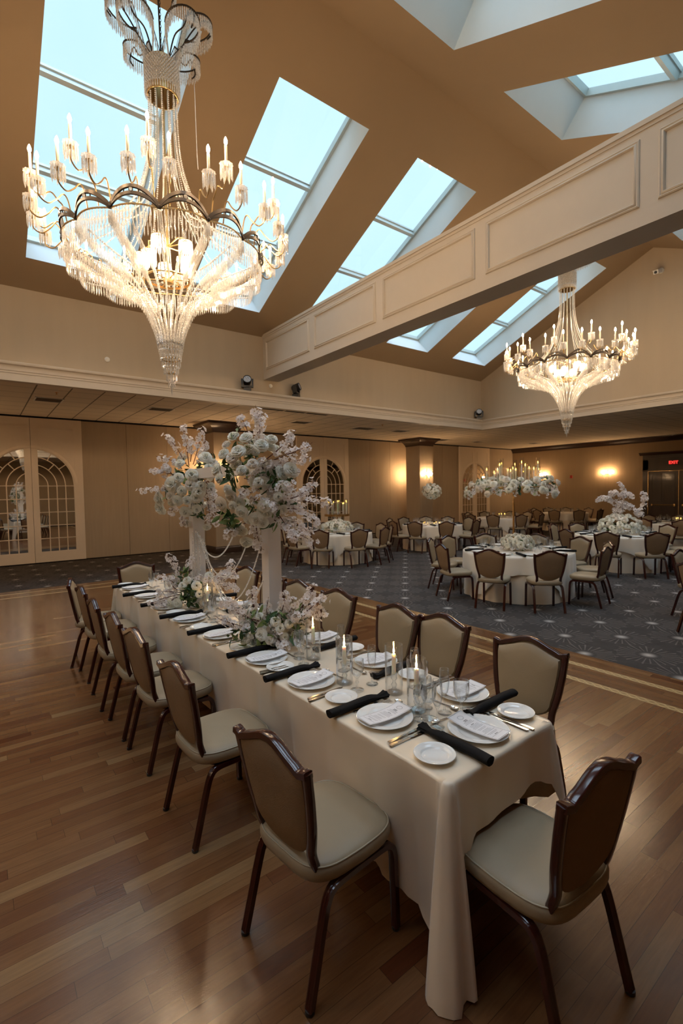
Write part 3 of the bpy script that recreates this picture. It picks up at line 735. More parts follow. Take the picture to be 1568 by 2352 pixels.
# ------------------------------------------------------------------ tableware meshes
def plate_mesh(r, nm):
    mb = MB(); mb.lathe([(0, .004), (r*.60, .004), (r*.62, .005), (r*.66, .0095), (r*.70, .0115), (r*.80, .0135), (r*.83, .0150), (r*.86, .0148), (r*.95, .0185), (r*.985, .0198), (r, .0185), (r*.985, .0165), (r*.64, .003), (r*.58, 0), (0, 0)], 40)
    return mb.mesh(nm, M_['porcelain'], 0)
PL, PB = plate_mesh(.136, 'dinner_plate'), plate_mesh(.086, 'bread_plate')
def menu_mesh():
    mb = MB(); Lh, Wh = .130, .052
    def f(u, v):
        x = lerp(-Wh, Wh, v); y = lerp(-Lh, Lh, u)
        return (x, y, .0215 + .010*(y/Lh)**2*(1 if y < 0 else 1.6) + .0012*x/Wh)
    mb.grid(f, 14, 2, 0)
    return mb
def menu_marks():
    mb = MB(); Lh = .130
    def hz(y): return .0215 + .010*(y/Lh)**2*(1 if y < 0 else 1.6) + .0006
    def strip(x0, x1, y0, y1, mi):
        n = 10 if y1-y0 > .05 else 1
        for i in range(n):
            a, b = lerp(y0, y1, i/n), lerp(y0, y1, (i+1)/n)
            mb.add([(x0, a, hz(a)+.0012*x0/.052), (x1, a, hz(a)+.0012*x1/.052), (x1, b, hz(b)+.0012*x1/.052), (x0, b, hz(b)+.0012*x0/.052)], [(0, 1, 2, 3)], mi, False)
    for (a, b, c, d) in ((-.0485, -.0475, -.1265, .1265), (.0475, .0485, -.1265, .1265), (-.0485, .0485, -.1265, -.1252), (-.0485, .0485, .1252, .1265)): strip(a, b, c, d, 0)
    rnd = random.Random(11)
    # round monogram wreath near the head of the card
    for i in range(18):
        a = 2*pi*i/18; x, y = .016*cos(a), .094+.012*sin(a); strip(x-.0016, x+.0016, y-.0012, y+.0012, 1)
    y = .070
    rows = ['h', 'h', 't', 't', 't', ' ', 'h', 't', 't', 't', 't', 't', ' ', 't', 't', ' ', 't', 't', 't', 't', ' ', 't', 't', ' ', 'h', 't']
    for r in rows:
        if r == 'h':
            w = rnd.uniform(.008, .015); x = -w
            while x < w: 
                k = rnd.uniform(.003, .006); strip(x, min(w, x+k), y-.0017, y+.0017, 0); x += k+.0012
        elif r == 't':
            w = rnd.uniform(.022, .040); x = -w
            while x < w:
                k = rnd.uniform(.003, .008); strip(x, min(w, x+k), y-.0008, y+.0008, 1); x += k+.0013
        y -= .0066
    return mb
MENU, MARKS = menu_mesh().mesh('menu_card', M_['paper'], 0), menu_marks().mesh('printing', [M_['ink'], M_['inkgrey']], 0)
def napkin_mesh():
    mb = MB(); n = 20; P = []; rs = []
    K = 16; vs = []
    for i in range(K+1):
        u = i/K; y = lerp(-.185, .185, u)
        if u < .72: rx, rz = .024, .019
        else:
            k = (u-.72)/.28; rx = lerp(.024, .018, min(1, k*2)) if k < .6 else lerp(.018, .030, (k-.6)/.4); rz = lerp(.019, .010, min(1, k*1.6)) if k < .6 else lerp(.010, .016, (k-.6)/.4)
        for j in range(n):
            a = 2*pi*j/n; w = 1+.05*sin(3*a+u*2.2)+.03*sin(5*a-u*9) + (.16*sin(6*a) if u > .86 else 0)
            vs.append((rx*w*cos(a)+.003*sin(u*7), y, rz+.001+max(-rz, rz*w*sin(a)*1.0)))
    mb.add(vs, [(i*n+j, i*n+(j+1) % n, (i+1)*n+(j+1) % n, (i+1)*n+j) for i in range(K) for j in range(n)]+[tuple(range(n-1, -1, -1)), tuple(K*n+j for j in range(n))])
    # rolled end: spiral edge
    sp = [(.003*k**.5*0+(.004+.0022*k)*cos(k*.9), -.1855, .020+(.003+.0017*k)*sin(k*.9)) for k in range(9)]
    mb.tube(sp, .0012, 5)
    # loose outer edge along the roll
    mb.tube([(.020, -.184, .031), (.0205, -.05, .0315), (.019, .08, .030)], .0016, 5)
    return mb.mesh('napkin', M_['napkin'], 50)
NAP = napkin_mesh()
def flat_cutlery(kind):
    mb = MB()
    def outline(tab):  # (y, halfwidth)
        return tab
    def blade(tab, th, zf):
        vs = []
        for y, w in tab:
            z = zf(y); vs += [(-w, y, z), (w, y, z), (w*.8, y, z+th), (-w*.8, y, z+th)]
        k = len(tab)
        mb.add(vs, [(i*4+j, (i+1)*4+j, (i+1)*4+(j+1) % 4, i*4+(j+1) % 4) for i in range(k-1) for j in range(4)]+[(0, 1, 2, 3), tuple((k-1)*4+j for j in (3, 2, 1, 0))])
    if kind == 'knife':
        blade([(-.118, .004), (-.116, .0088), (-.108, .0098), (-.06, .0082), (-.02, .0060), (-.004, .0068), (0, .005)], .0062, lambda y: .0008)
        blade([(0, .0055), (.01, .009), (.06, .0098), (.095, .0082), (.112, .004), (.116, .0008)], .0018, lambda y: .003)
    elif kind == 'fork':
        zf = lambda y: .001 + (.010*max(0, (y-.02)/.08)**1.4) * (1-.6*max(0, (y-.07)/.04))
        blade([(-.10, .003), (-.098, .0085), (-.085, .009), (-.05, .005), (0, .0032), (.03, .0034), (.042, .009), (.05, .0122), (.058, .0125)], .0022, zf)
        for k in range(4):
            x = lerp(-.0105, .0105, k/3); vs = []
            for y, w in ((.057, .0019), (.08, .0016), (.10, .0010)):
                z = zf(y); vs += [(x-w, y, z), (x+w, y, z), (x+w, y, z+.002), (x-w, y, z+.002)]
            mb.add(vs, [(i*4+j, (i+1)*4+j, (i+1)*4+(j+1) % 4, i*4+(j+1) % 4) for i in range(2) for j in range(4)]+[(8, 9, 10, 11)])
    else:
        blade([(-.09, .003), (-.088, .008), (-.076, .0085), (-.045, .0048), (.03, .0030), (.042, .005)], .0022, lambda y: .001+.004*max(0, (y+.02)/.06))
        def bowl(u, v):
            a = 2*pi*v; r = u; return (.0165*r*sin(a), .066+.026*r*cos(a), .003+.0065*r*r)
        mb.grid(bowl, 5, 16)
        mb.grid(lambda u, v: tuple(V(bowl(u, v))-V((0, 0, .0012))), 5, 16)
    return mb.mesh(kind, M_['silver'], 35)
KN, FK, SPN = flat_cutlery('knife'), flat_cutlery('fork'), flat_cutlery('spoon')
def goblet_mesh():
    mb = MB(); n = 24
    fac = lambda a, z: 1 + (.10*(abs(sin(5*a))-.5) if .085 < z < .150 else 0)
    mb.lathe([(0, .002), (.036, .002), (.037, .004), (.030, .007), (.010, .011), (.0062, .020), (.0055, .035), (.0095, .046), (.0062, .056), (.0075, .066), (.016, .076), (.027, .090), (.0335, .108), (.0365, .130), (.0375, .150), (.0372, .172), (.0360, .172), (.0358, .150), (.0345, .130), (.031, .108), (.024, .092), (.013, .082), (0, .079)], 36, fn=fac)
    return mb.mesh('water_goblet', M_['cutglass'], 30)
def flute_mesh():
    mb = MB(); mb.lathe([(0, .001), (.033, .001), (.034, .003), (.02, .006), (.006, .010), (.0042, .03), (.0040, .07), (.0052, .082), (.012, .094), (.019, .112), (.0235, .14), (.0245, .17), (.0225, .205), (.0215, .218), (.0208, .218), (.0216, .205), (.0234, .17), (.0224, .14), (.018, .114), (.010, .098), (0, .092)], 28)
    return mb.mesh('champagne_flute', M_['glass'], 0)
def wine_mesh():
    mb = MB(); mb.lathe([(0, .001), (.035, .001), (.036, .003), (.02, .006), (.006, .010), (.0045, .03), (.0045, .062), (.010, .072), (.024, .086), (.0325, .108), (.0335, .130), (.030, .158), (.0293, .158), (.0325, .130), (.0315, .109), (.023, .089), (.009, .076), (0, .074)], 28, fn=lambda a, z: 1+(.03*(abs(sin(5*a))-.5) if .08 < z < .12 else 0))
    return mb.mesh('wine_glass', M_['glass'], 0)
GOB, FLU, WIN = goblet_mesh(), flute_mesh(), wine_mesh()
def item(me, name, x, y, z, rz, label, cat, group):
    o = bpy.data.objects.new(name, me); COL.objects.link(o); o.location = (x, y, z); o.rotation_euler = (0, 0, rz)
    o['label'] = label; o['category'] = cat; o['group'] = group; return o
TT = TZ + .0018
def setting(px, py, hd, where, grp, rnd, menu=True, glasses=((.115, .165, 'g'), (.205, .135, 'f'), (.035, .230, 'w')), full=True, menurot=0, z=None, oy=0, napkin_mat=None):
    """hd: heading of the sitter (0 = facing +Y); local x to the sitter's right, y ahead"""
    z = TT if z is None else z
    c, s = cos(hd), sin(hd)
    def W(lx, ly): return (px+lx*c-ly*s, py+lx*s+ly*c)
    j = lambda a: rnd.uniform(-a, a)
    nap_d, bread_d, kn_d = .180, .305, .185
    item(PL, 'dinner_plate', px, py, z, 0, 'dinner plate at %s' % where, 'plate', 'dinner plates '+grp)
    if menu:
        x, y = W(0, 0); o = item(MENU, 'menu_card', x, y, z, hd+menurot, 'menu card at %s' % where, 'menu card', 'menu cards '+grp)
        if full: part('printing', MARKS, o)
    x, y = W(-nap_d+j(.005), -.01+j(.01)); item(NAP, 'napkin', x, y, z, hd+radians(j(4)), 'black napkin at %s' % where, 'napkin', 'black napkins '+grp)
    x, y = W(-bread_d, j(.02)-.03); item(PB, 'bread_plate', x, y, z, 0, 'small bread plate at %s' % where, 'plate', 'bread plates '+grp)
    if full:
        x, y = W(-.150, .03); item(FK, 'dinner_fork', x, y, z, hd+radians(j(3)+3), 'outer fork at %s' % where, 'fork', 'forks '+grp)
        x, y = W(-.128, .055); item(FK, 'salad_fork', x, y, z, hd+radians(j(3)-4), 'inner fork at %s' % where, 'fork', 'forks '+grp)
        for i, d in enumerate((kn_d-.017, kn_d+.012)):
            x, y = W(d, -.02-.012*i); item(KN, 'dinner_knife', x, y, z, hd+radians(j(3)), '%s knife at %s' % (('inner', 'outer')[i], where), 'knife', 'knives '+grp)
        x, y = W(-.02, .170); item(SPN, 'dessert_spoon', x, y, z, hd+pi/2+radians(j(8)), 'dessert spoon at %s' % where, 'spoon', 'spoons '+grp)
    for (gx, gy, k) in glasses:
        x, y = W(gx+j(.012), gy+j(.012))
        me, nm, lb = {'g': (GOB, 'water_goblet', 'cut-glass water goblet'), 'f': (FLU, 'champagne_flute', 'champagne flute'), 'w': (WIN, 'wine_glass', 'stemmed wine glass')}[k]
        item(me, nm, x, y, z, j(3), '%s at %s' % (lb, where), 'glass', lb+'s '+grp)
rl = random.Random(3)
for i, (x, y, mr) in enumerate(((-1.655, 1.500, -48), (-2.239, 1.475, -48), (-2.732, 1.457, -45), (-3.42, 1.442, -42), (-4.035, 1.42, -48), (-4.617, 1.42, -40), (-5.239, 1.41, -45), (-5.806, 1.42, -40))):
    setting(x, y, 0, 'the %s place on the dance-floor side of the long table' % ORD[i], 'on the long table', rl, menurot=radians(rl.uniform(-5, 7)), **(dict(glasses=((.235, .13, 'g'), (.235, .245, 'f'), (-.04, .24, 'w'))) if i == 1 else {}))
for i, (x, y, mr) in enumerate(((-1.60, 2.005, 8), (-2.243, 1.965, 12), (-2.85, 1.97, 10), (-3.55, 1.95, 10), (-4.22, 1.95, 6), (-4.85, 1.94, 10), (-5.45, 1.94, 8))):
    setting(x, y, pi, 'the %s place on the carpet side of the long table' % ORD[i], 'on the long table', rl, menurot=radians(rl.uniform(-6, 8)), glasses=((.12, .15, 'g'), (.205, .11, 'f'), (.045, .215, 'w')) if i else ((.15, .17, 'g'), (.23, .12, 'f')))
setting(-1.305, 1.744, pi/2, 'the front end of the long table', 'on the long table', rl, menurot=radians(4), glasses=((.06, .150, 'g'), (.02, .205, 'f'), (-.12, .235, 'w')))
# ------------------------------------------------------------------ candles in glass cylinders
def candle_parts():
    R = {}
    mb = MB(); r, h = .0475, .262
    mb.lathe([(0, .004), (r-.004, .004), (r-.003, .010), (r-.003, h), (r, h), (r+.0006, h-.003), (r, .006), (r-.002, 0), (0, 0)], 36); R['cyl'] = mb.mesh('glass_cylinder', M_['glass'], 40)
    mb = MB(); mb.lathe([(0, .006), (.030, .006), (.031, .010), (.016, .018), (.009, .028), (.014, .036), (.016, .044), (.010, .054), (.008, .066), (.015, .074), (.017, .080), (.014, .088), (.017, .096), (.016, .104), (.012, .106), (0, .106)], 20); R['hold'] = mb.mesh('candlestick', M_['cutglass'], 40)
    mb = MB(); mb.lathe([(0, .10), (.0118, .10), (.0110, .205), (.0095, .210), (.004, .2085), (0, .2085)], 16); R['wax'] = mb.mesh('candle', M_['wax'], 40)
    mb = MB(); mb.tube([(0, 0, .208), (.0005, 0, .214), (.001, 0, .218)], .0009, 5); R['wick'] = mb.mesh('wick', M_['ink'], 0)
    mb = MB(); mb.lathe([(0, .212), (.0032, .216), (.0048, .222), (.0046, .229), (.0028, .238), (.0011, .246), (0, .250)], 10); R['fl'] = mb.mesh('flame', M_['flame'], 0)
    return R
CP = candle_parts(); CN0 = None
def candle(x, y, z, label, grp, rz=0):
    global CN0
    if CN0 is None:
        CN0 = thing('candle_cylinder', label, 'candle', (x, y, z), rz, grp)
        part('glass_cylinder', CP['cyl'], CN0); part('candlestick', CP['hold'], CN0); c = part('candle', CP['wax'], CN0); part('wick', CP['wick'], c); part('flame', CP['fl'], c)
        return CN0
    return dup(CN0, (x, y, z), rz, label, grp)
GC = 'lit candles in glass cylinders on the long table'
for x, y, w in ((-1.624, 1.685, 'closest to the front end of the long table'), (-1.847, 1.745, 'second along the long table from its front end'), (-2.119, 1.62, 'third along the long table from its front end'),
                (-2.559, 1.705, 'touching the flowers at the front post'), (-4.17, 1.64, 'between the two stand posts, dance-floor side'), (-3.30, 1.86, 'behind the front stand post, carpet side')):
    candle(x, y, TT, 'lit candle in a glass cylinder, %s' % w, GC, random.uniform(0, 6))
#@@FLOWERS
# ------------------------------------------------------------------ flowers
def rose_mesh(seed, m, open_=1.0):
    rnd = random.Random(seed); mb = MB()
    # tight centre: spiral bud
    for k in range(5):
        a0 = k*1.35; r = .10+.055*k
        def f(u, v, a0=a0, r=r):
            a = a0 + (u-.5)*2.6; rr = r*(.75+.25*v) + .03*v*v
            return (rr*cos(a), rr*sin(a), .18+.62*v - .05*k*v - .10*(2*u-1)**4*v)
        mb.grid(f, 5, 3)
    layers = [(5, .42, .70, .10), (5, .58, .62, .20), (6, .76, .48, .30), (6, .92, .28, .34), (5, 1.0, .06, .30)]
    for li, (n, R, zt, curl) in enumerate(layers):
        off = rnd.uniform(0, 6)
        for k in range(n):
            a0 = off + 2*pi*k/n + rnd.uniform(-.12, .12); w = 2*pi/n*.72; R_ = R*rnd.uniform(.94, 1.06)*open_; zt_ = zt+rnd.uniform(-.05, .05)
            def f(u, v, a0=a0, w=w, R_=R_, zt_=zt_, curl=curl):
                s = 2*u-1; a = a0 + s*w*(.35+.65*v**.6)
                rr = R_*(.22+.78*v**.85) + curl*.35*max(0, v-.7)**1.0
                z = zt_*(1-(1-v)**2.0)*(1-.22*s*s) + .02 - curl*.8*max(0, v-.72) - .10*s*s*v
                return (rr*cos(a), rr*sin(a), z)
            mb.grid(f, 4, 4)
    # green calyx
    mb.lathe([(0, -.22), (.16, -.18), (.26, -.02), (.22, .1)], 8, 1)
    return mb.mesh('rose', [m, M_['leaf2']], 0)
ROSES = [rose_mesh(1, M_['rose']), rose_mesh(2, M_['rose'], .85), rose_mesh(3, M_['roseblush'], 1.0), rose_mesh(4, M_['rose'], 1.08)]
def face_mat(p, d, r, roll=0):
    d = V(d).normalized(); qn = V((0, 0, 1)).rotation_difference(d)
    return Matrix.Translation(p) @ qn.to_matrix().to_4x4() @ Matrix.Rotation(roll, 4, 'Z') @ Matrix.Scale(r, 4)
def add_blossom(mb, p, d, r, rnd):
    Mx = face_mat(p, d, r, rnd.uniform(0, 6)); cup = rnd.uniform(.1, .55)
    for k in range(5):
        a = 2*pi*k/5; ca, sa = cos(a), sin(a)
        pts = [(.10, 0, 0), (.55, -.40, .16+cup*.35), (.50, 0, .10+cup*.25), (.55, .40, .16+cup*.35), (.98, -.24, .10+cup*.7), (.90, 0, .06+cup*.6), (.98, .24, .10+cup*.7)]
        mb.add([(x*ca-y*sa, x*sa+y*ca, z) for x, y, z in pts], [(0, 1, 2), (0, 2, 3), (1, 4, 5, 2), (2, 5, 6, 3)], 0, True, Mx)
    mb.add([(.16*cos(2*pi*k/5), .16*sin(2*pi*k/5), .16) for k in range(5)]+[(0, 0, .30)], [(k, (k+1) % 5, 5) for k in range(5)], 1, True, Mx)
def blossom_branch(pts, n, parent, rnd, r=.021, spread=.035, name='blossom_branch', sub=True, start=.25):
    path = spline(pts, 6); L = len(path)-1
    mb = MB(); st = MB()
    st.tube(path, [lerp(.0045, .0014, i/L) for i in range(L+1)], 5)
    for i in range(n):
        t = start+(1.02-start)*((i+rnd.random())/n)
        k = min(L-1, int(t*L)); p = path[k].lerp(path[k+1], min(1.2, t*L-k))
        o = V((rnd.gauss(0, 1), rnd.gauss(0, 1), rnd.gauss(0, 1))).normalized(); q_ = p+o*spread*rnd.uniform(.3, 1)
        add_blossom(mb, q_, o+V((0, 0, .25)), r*rnd.uniform(.75, 1.2), rnd)
        if i % 3 == 0: st.tube([p, p.lerp(q_, .9)], .0012, 4, caps=False)
    # bare tip
    d = (path[-1]-path[-2]).normalized(); st.tube([path[-1], path[-1]+d*.03+V((0, 0, .012))], .0014, 4)
    o = part(name, mb.mesh(name, [M_['blossom'], M_['stamen']], 0), parent)
    part('twig', st.mesh('twig', M_['twig'], 0), o)
    return o
def leaves_mesh(cs, n, rnd, size=.05, mats=None):
    mb = MB()
    for i in range(n):
        c, rad = cs[rnd.randrange(len(cs))]
        o = V((rnd.gauss(0, 1), rnd.gauss(0, 1), rnd.gauss(0, 1))).normalized()
        p = V(c)+V((o.x*rad[0], o.y*rad[1], o.z*rad[2]))*rnd.uniform(.40, .90)
        Mx = face_mat(p, o+V((rnd.gauss(0, .6), rnd.gauss(0, .6), rnd.gauss(0, .6))), size*rnd.uniform(.6, 1.25), rnd.uniform(0, 6))
        mb.add([(0, 0, 0), (.5, -.28, .10), (.5, 0, .02), (.5, .28, .10), (1.05, -.20, .02), (1.05, 0, -.04), (1.05, .20, .02), (1.5, 0, -.14)], [(0, 1, 2), (0, 2, 3), (1, 4, 5, 2), (2, 5, 6, 3), (4, 7, 5), (5, 7, 6)], 0 if rnd.random() < .68 else 1, True, Mx)
    return mb.mesh('foliage', [M_['leaf'], M_['leaf2']], 0)
def add_rose(parent, p, d, r, rnd, i):
    return part('rose', ROSES[[0, 3, 1, 0, 2][i % 5]], parent, M=face_mat(V(p), d, r, rnd.uniform(0, 6)))
ZOOM = 500/1568
def bunch(name, label, cat, base, D, ell, roses, branches, ncrop, leaves, seed, zm, nb=(20, 30), extra=10, depth_spread=.10, fill=0):
    """roses: (x, y, r) in crop pixels; branches: lists of crop points; zm = (x0, y0, scale)"""
    rnd = random.Random(seed)
    t = thing(name, label, cat, base, 0, 'flower arrangements on the long table')
    B = V(base); X0_, Y0_, sc = zm
    C = at_depth(X0_+ell[0]*sc, Y0_+ell[1]*sc, D)
    ppm = CAMF/D
    ex, ez = ell[2]*sc/ppm, ell[3]*sc/ppm; ey = min(ex, ez)*.75
    def W(x, y, dd=0.): return at_depth(X0_+x*sc, Y0_+y*sc, D+dd)
    for i, (x, y, r) in enumerate(roses):
        a = (x-ell[0])/ell[2]; b = (y-ell[1])/ell[3]
        k = max(0, 1-a*a-b*b)**.5
        p = W(x, y, -ey*k*.9-.02)
        p.z = max(p.z, TT+.04); d = (p-C).normalized()*.75 - CF*.55 + V((0, 0, .12))
        add_rose(t, p-B, d, r*sc/ppm*1.05, rnd, i)
    for i in range(fill):    # more roses over the near side
        a, b = rnd.uniform(-.75, .75), rnd.uniform(-.75, .75)
        if a*a+b*b > .6: continue
        k = (1-a*a-b*b)**.5
        p = at_depth(X0_+(ell[0]+a*ell[2])*sc, Y0_+(ell[1]+b*ell[3])*sc, D-ey*k*.55)
        add_rose(t, p-B, (p-C).normalized()*.8-CF*.5, rnd.uniform(.036, .052), rnd, i)
    for i in range(extra):   # far side, unseen in the photo but there
        o = V((rnd.gauss(0, 1), rnd.gauss(0, 1), rnd.gauss(0, 1))).normalized()
        if o.dot(CF) < .25: o = (o - CF*o.dot(CF) + CF*rnd.uniform(.3, 1)).normalized()
        p = C + CR*(o.dot(CR)*ex*.8) + V((0, 0, o.z*ez*.8)) + CF*(abs(o.dot(CF))*ey*.8)
        add_rose(t, p-B, p-C, .05*rnd.uniform(.8, 1.2), rnd, i)
    for pl in branches:
        dd = rnd.uniform(-depth_spread, depth_spread*.6)
        npt = len(pl)
        pts = [W(x, y, dd*k/(npt-1) - (.06 if k else 0)) - B + V((0, 0, 0)) for k, (x, y) in enumerate(pl)]
        pts = [V((q_.x, q_.y, max(q_.z, TT+.05-B.z))) for q_ in pts]
        L = sum((pts[k+1]-pts[k]).length for k in range(npt-1))
        blossom_branch(pts, max(14, int(L*rnd.uniform(*nb)*6)), t, rnd, r=.0225, spread=.042)
    part('foliage', leaves_mesh([(C-B, (ex*.85, ey*.85, ez*.85))] + [(W(x, y, -.08)-B, (.06, .06, .06)) for x, y in leaves], 80+9*len(leaves), rnd), t)
    return t
PA, PB_ = V((-3.06, 1.69, TT)), V((-4.52, 1.69, TT))
# white stand: two square posts with a cross bar
st = thing('flower_stand', 'white two-post flower stand with a cross bar, standing on the long table', 'stand', (-3.79, 1.69, TT))
ZB1 = 1.99-TT
for p, w in ((PA, .051), (PB_, .056)):
    mb = MB(); x = p.x+3.79
    mb.box(x-w, x+w, -w, w, .012, ZB1); mb.box(x-w-.055, x+w+.055, -w-.055, w+.055, 0, .012)
    part('post', mb.mesh('post', M_['lacquer']), st)
mb = MB(); mb.box(PB_.x+3.79-.056, PA.x+3.79+.051, -.05, .05, ZB1, ZB1+.09); part('cross_bar', mb.mesh('cross_bar', M_['lacquer']), st)
z2 = (300, 920, 500/1568)
DA, DB = depth((PA.x, PA.y, 1.95)), depth((PB_.x, PB_.y, 1.95))
bunch('flower_arrangement', 'large spray of white roses and blossom branches crowning the taller-looking front post', 'flowers', (PA.x, PA.y, 1.99+.09), DA, (905, 560, 290, 400),
    [(740, 260, 42), (830, 270, 42), (940, 330, 58), (775, 370, 52), (733, 415, 45), (672, 385, 42), (620, 500, 44), (800, 505, 42), (1150, 500, 54), (655, 745, 52), (800, 800, 46), (788, 930, 52), (835, 1015, 55), (1095, 780, 32), (1135, 870, 40), (1015, 280, 40), (905, 850, 48), (735, 755, 36), (640, 560, 36), (880, 455, 36), (700, 640, 34), (960, 760, 40), (1060, 690, 36), (920, 590, 34), (690, 320, 34), (950, 880, 42), (1120, 620, 36)],
    [[(900, 420), (930, 220), (905, 75)], [(860, 400), (840, 220), (800, 125)], [(890, 330), (930, 180), (940, 120)], [(980, 420), (1100, 320), (1170, 245)], [(1000, 440), (1150, 380), (1280, 325)], [(1000, 460), (1150, 440), (1270, 415)], [(960, 520), (950, 460), (980, 440)], [(930, 600), (880, 560), (930, 500)], [(900, 640), (1040, 640), (1160, 600)], [(880, 660), (790, 680), (830, 640)], [(860, 700), (920, 720), (1040, 760)],
     [(950, 720), (1150, 720), (1425, 740)], [(1000, 740), (1200, 690), (1310, 600)], [(1000, 800), (1180, 780), (1350, 880)], [(1000, 840), (1150, 930), (1325, 1020)], [(960, 820), (1180, 880), (1290, 960)], [(900, 860), (910, 960), (935, 1065)], [(880, 860), (890, 950), (900, 1040)], [(830, 880), (760, 920), (700, 960)], [(1050, 800), (1120, 900), (1180, 990)], [(980, 500), (1080, 480), (1190, 520)], [(1000, 650), (1100, 690), (1170, 660)], [(820, 560), (880, 580), (920, 630)]],
    0, [(780, 250), (880, 380), (690, 500), (740, 600), (920, 560), (1010, 580), (1080, 570), (1060, 720), (690, 850), (700, 880), (860, 760), (1130, 730), (1040, 870), (800, 410)], 21, z2, (14, 18), 12, .16, 18)
bunch('flower_arrangement', 'spray of white roses and upright blossom branches on the post closer to the arched doors', 'flowers', (PB_.x, PB_.y, 1.99+.09), DB, (420, 590, 230, 290),
    [(440, 535, 42), (300, 600, 48), (505, 615, 42), (490, 655, 45), (430, 610, 36), (210, 705, 50), (218, 772, 50), (405, 720, 38), (540, 412, 45), (595, 450, 32), (345, 560, 38), (395, 800, 38), (475, 780, 38), (335, 720, 38), (400, 880, 38), (550, 910, 30), (470, 700, 36), (560, 480, 32), (370, 650, 34), (290, 690, 34)],
    [[(420, 470), (400, 320), (380, 190)], [(450, 460), (490, 320), (510, 210)], [(460, 470), (520, 390), (535, 310)], [(400, 460), (330, 340), (262, 260)], [(370, 490), (290, 430), (205, 412)], [(350, 540), (240, 520), (165, 505)], [(330, 640), (200, 640), (80, 655)], [(320, 560), (260, 480), (250, 480)], [(560, 580), (600, 740), (610, 890)], [(540, 620), (560, 760), (575, 880)], [(400, 780), (370, 840), (380, 905)], [(350, 740), (300, 790), (290, 800)], [(430, 440), (440, 350), (420, 280)], [(520, 560), (580, 640), (600, 720)], [(330, 700), (300, 660), (260, 640)]],
    0, [(380, 530), (320, 600), (270, 660), (500, 500), (540, 480), (440, 680), (580, 430), (490, 820), (460, 720), (350, 670)], 22, z2, (14, 18), 8, .14, 10)
z3 = (500, 1320, 400/1568)
D3 = depth((PA.x+.05, PA.y-.10, .88))
bunch('flower_arrangement', 'low bed of roses and spreading blossom branches around the foot of the front post', 'flowers', (PA.x, PA.y, TT), D3, (480, 500, 330, 190),
    [(255, 565, 52), (390, 540, 52), (375, 372, 42), (520, 420, 46), (415, 682, 46), (560, 480, 42), (330, 630, 46), (405, 292, 36), (755, 500, 42), (465, 590, 40), (300, 560, 30), (640, 440, 38), (230, 620, 34), (600, 560, 40), (690, 560, 36), (500, 660, 34)],
    [[(450, 460), (330, 300), (305, 150)], [(400, 480), (200, 330), (60, 240)], [(420, 520), (200, 460), (15, 400)], [(420, 430), (250, 380), (110, 310)], [(470, 440), (440, 330), (450, 250)], [(540, 430), (590, 280), (600, 170)], [(560, 450), (650, 330), (670, 250)], [(600, 450), (760, 280), (855, 125)], [(620, 470), (800, 360), (955, 340)], [(640, 450), (800, 240), (830, 200)], [(700, 420), (860, 280), (970, 215)], [(600, 480), (690, 400), (710, 370)], [(520, 560), (600, 640), (640, 700)], [(520, 540), (560, 600), (600, 680)], [(440, 480), (350, 440), (280, 420)], [(480, 500), (520, 470), (560, 540)], [(560, 420), (620, 350), (650, 400)], [(620, 520), (740, 480), (820, 420)]],
    0, [(300, 370), (460, 420), (700, 440), (690, 520), (180, 540), (310, 520), (250, 640), (350, 700), (700, 380), (430, 650), (560, 360), (380, 600)], 23, z3, (15, 19), 6, .12, 14)
z4 = (120, 1250, 500/1568)
D4 = depth((PB_.x+.02, PB_.y-.12, .88))
bunch('flower_arrangement', 'low bed of blossom branches and green leaves around the foot of the rear post', 'flowers', (PB_.x, PB_.y, TT), D4, (980, 340, 230, 130),
    [(905, 425, 35), (850, 430, 35), (970, 260, 32), (1130, 230, 32), (1090, 420, 30), (940, 300, 30), (1040, 300, 32), (1120, 330, 32), (1060, 360, 28), (1180, 330, 28)],
    [[(940, 320), (900, 180), (838, 85)], [(930, 330), (850, 260), (765, 240)], [(920, 360), (800, 390), (690, 435)], [(930, 350), (840, 340), (760, 340)], [(980, 280), (990, 180), (1000, 105)], [(1040, 300), (1090, 260), (1120, 255)], [(1060, 320), (1200, 240), (1290, 130)], [(1080, 330), (1220, 230), (1330, 220)], [(1080, 340), (1230, 290), (1320, 320)], [(1070, 330), (1180, 280), (1240, 200)], [(900, 330), (860, 290), (880, 240)], [(1000, 330), (1040, 260), (1060, 240)], [(900, 380), (820, 420), (740, 430)], [(1100, 330), (1180, 300), (1220, 250)]],
    0, [(960, 330), (1000, 330), (1020, 370), (990, 390), (960, 380), (1050, 340), (940, 220), (1010, 410), (970, 290), (1070, 470)], 24, z4, (15, 19), 6, .12)
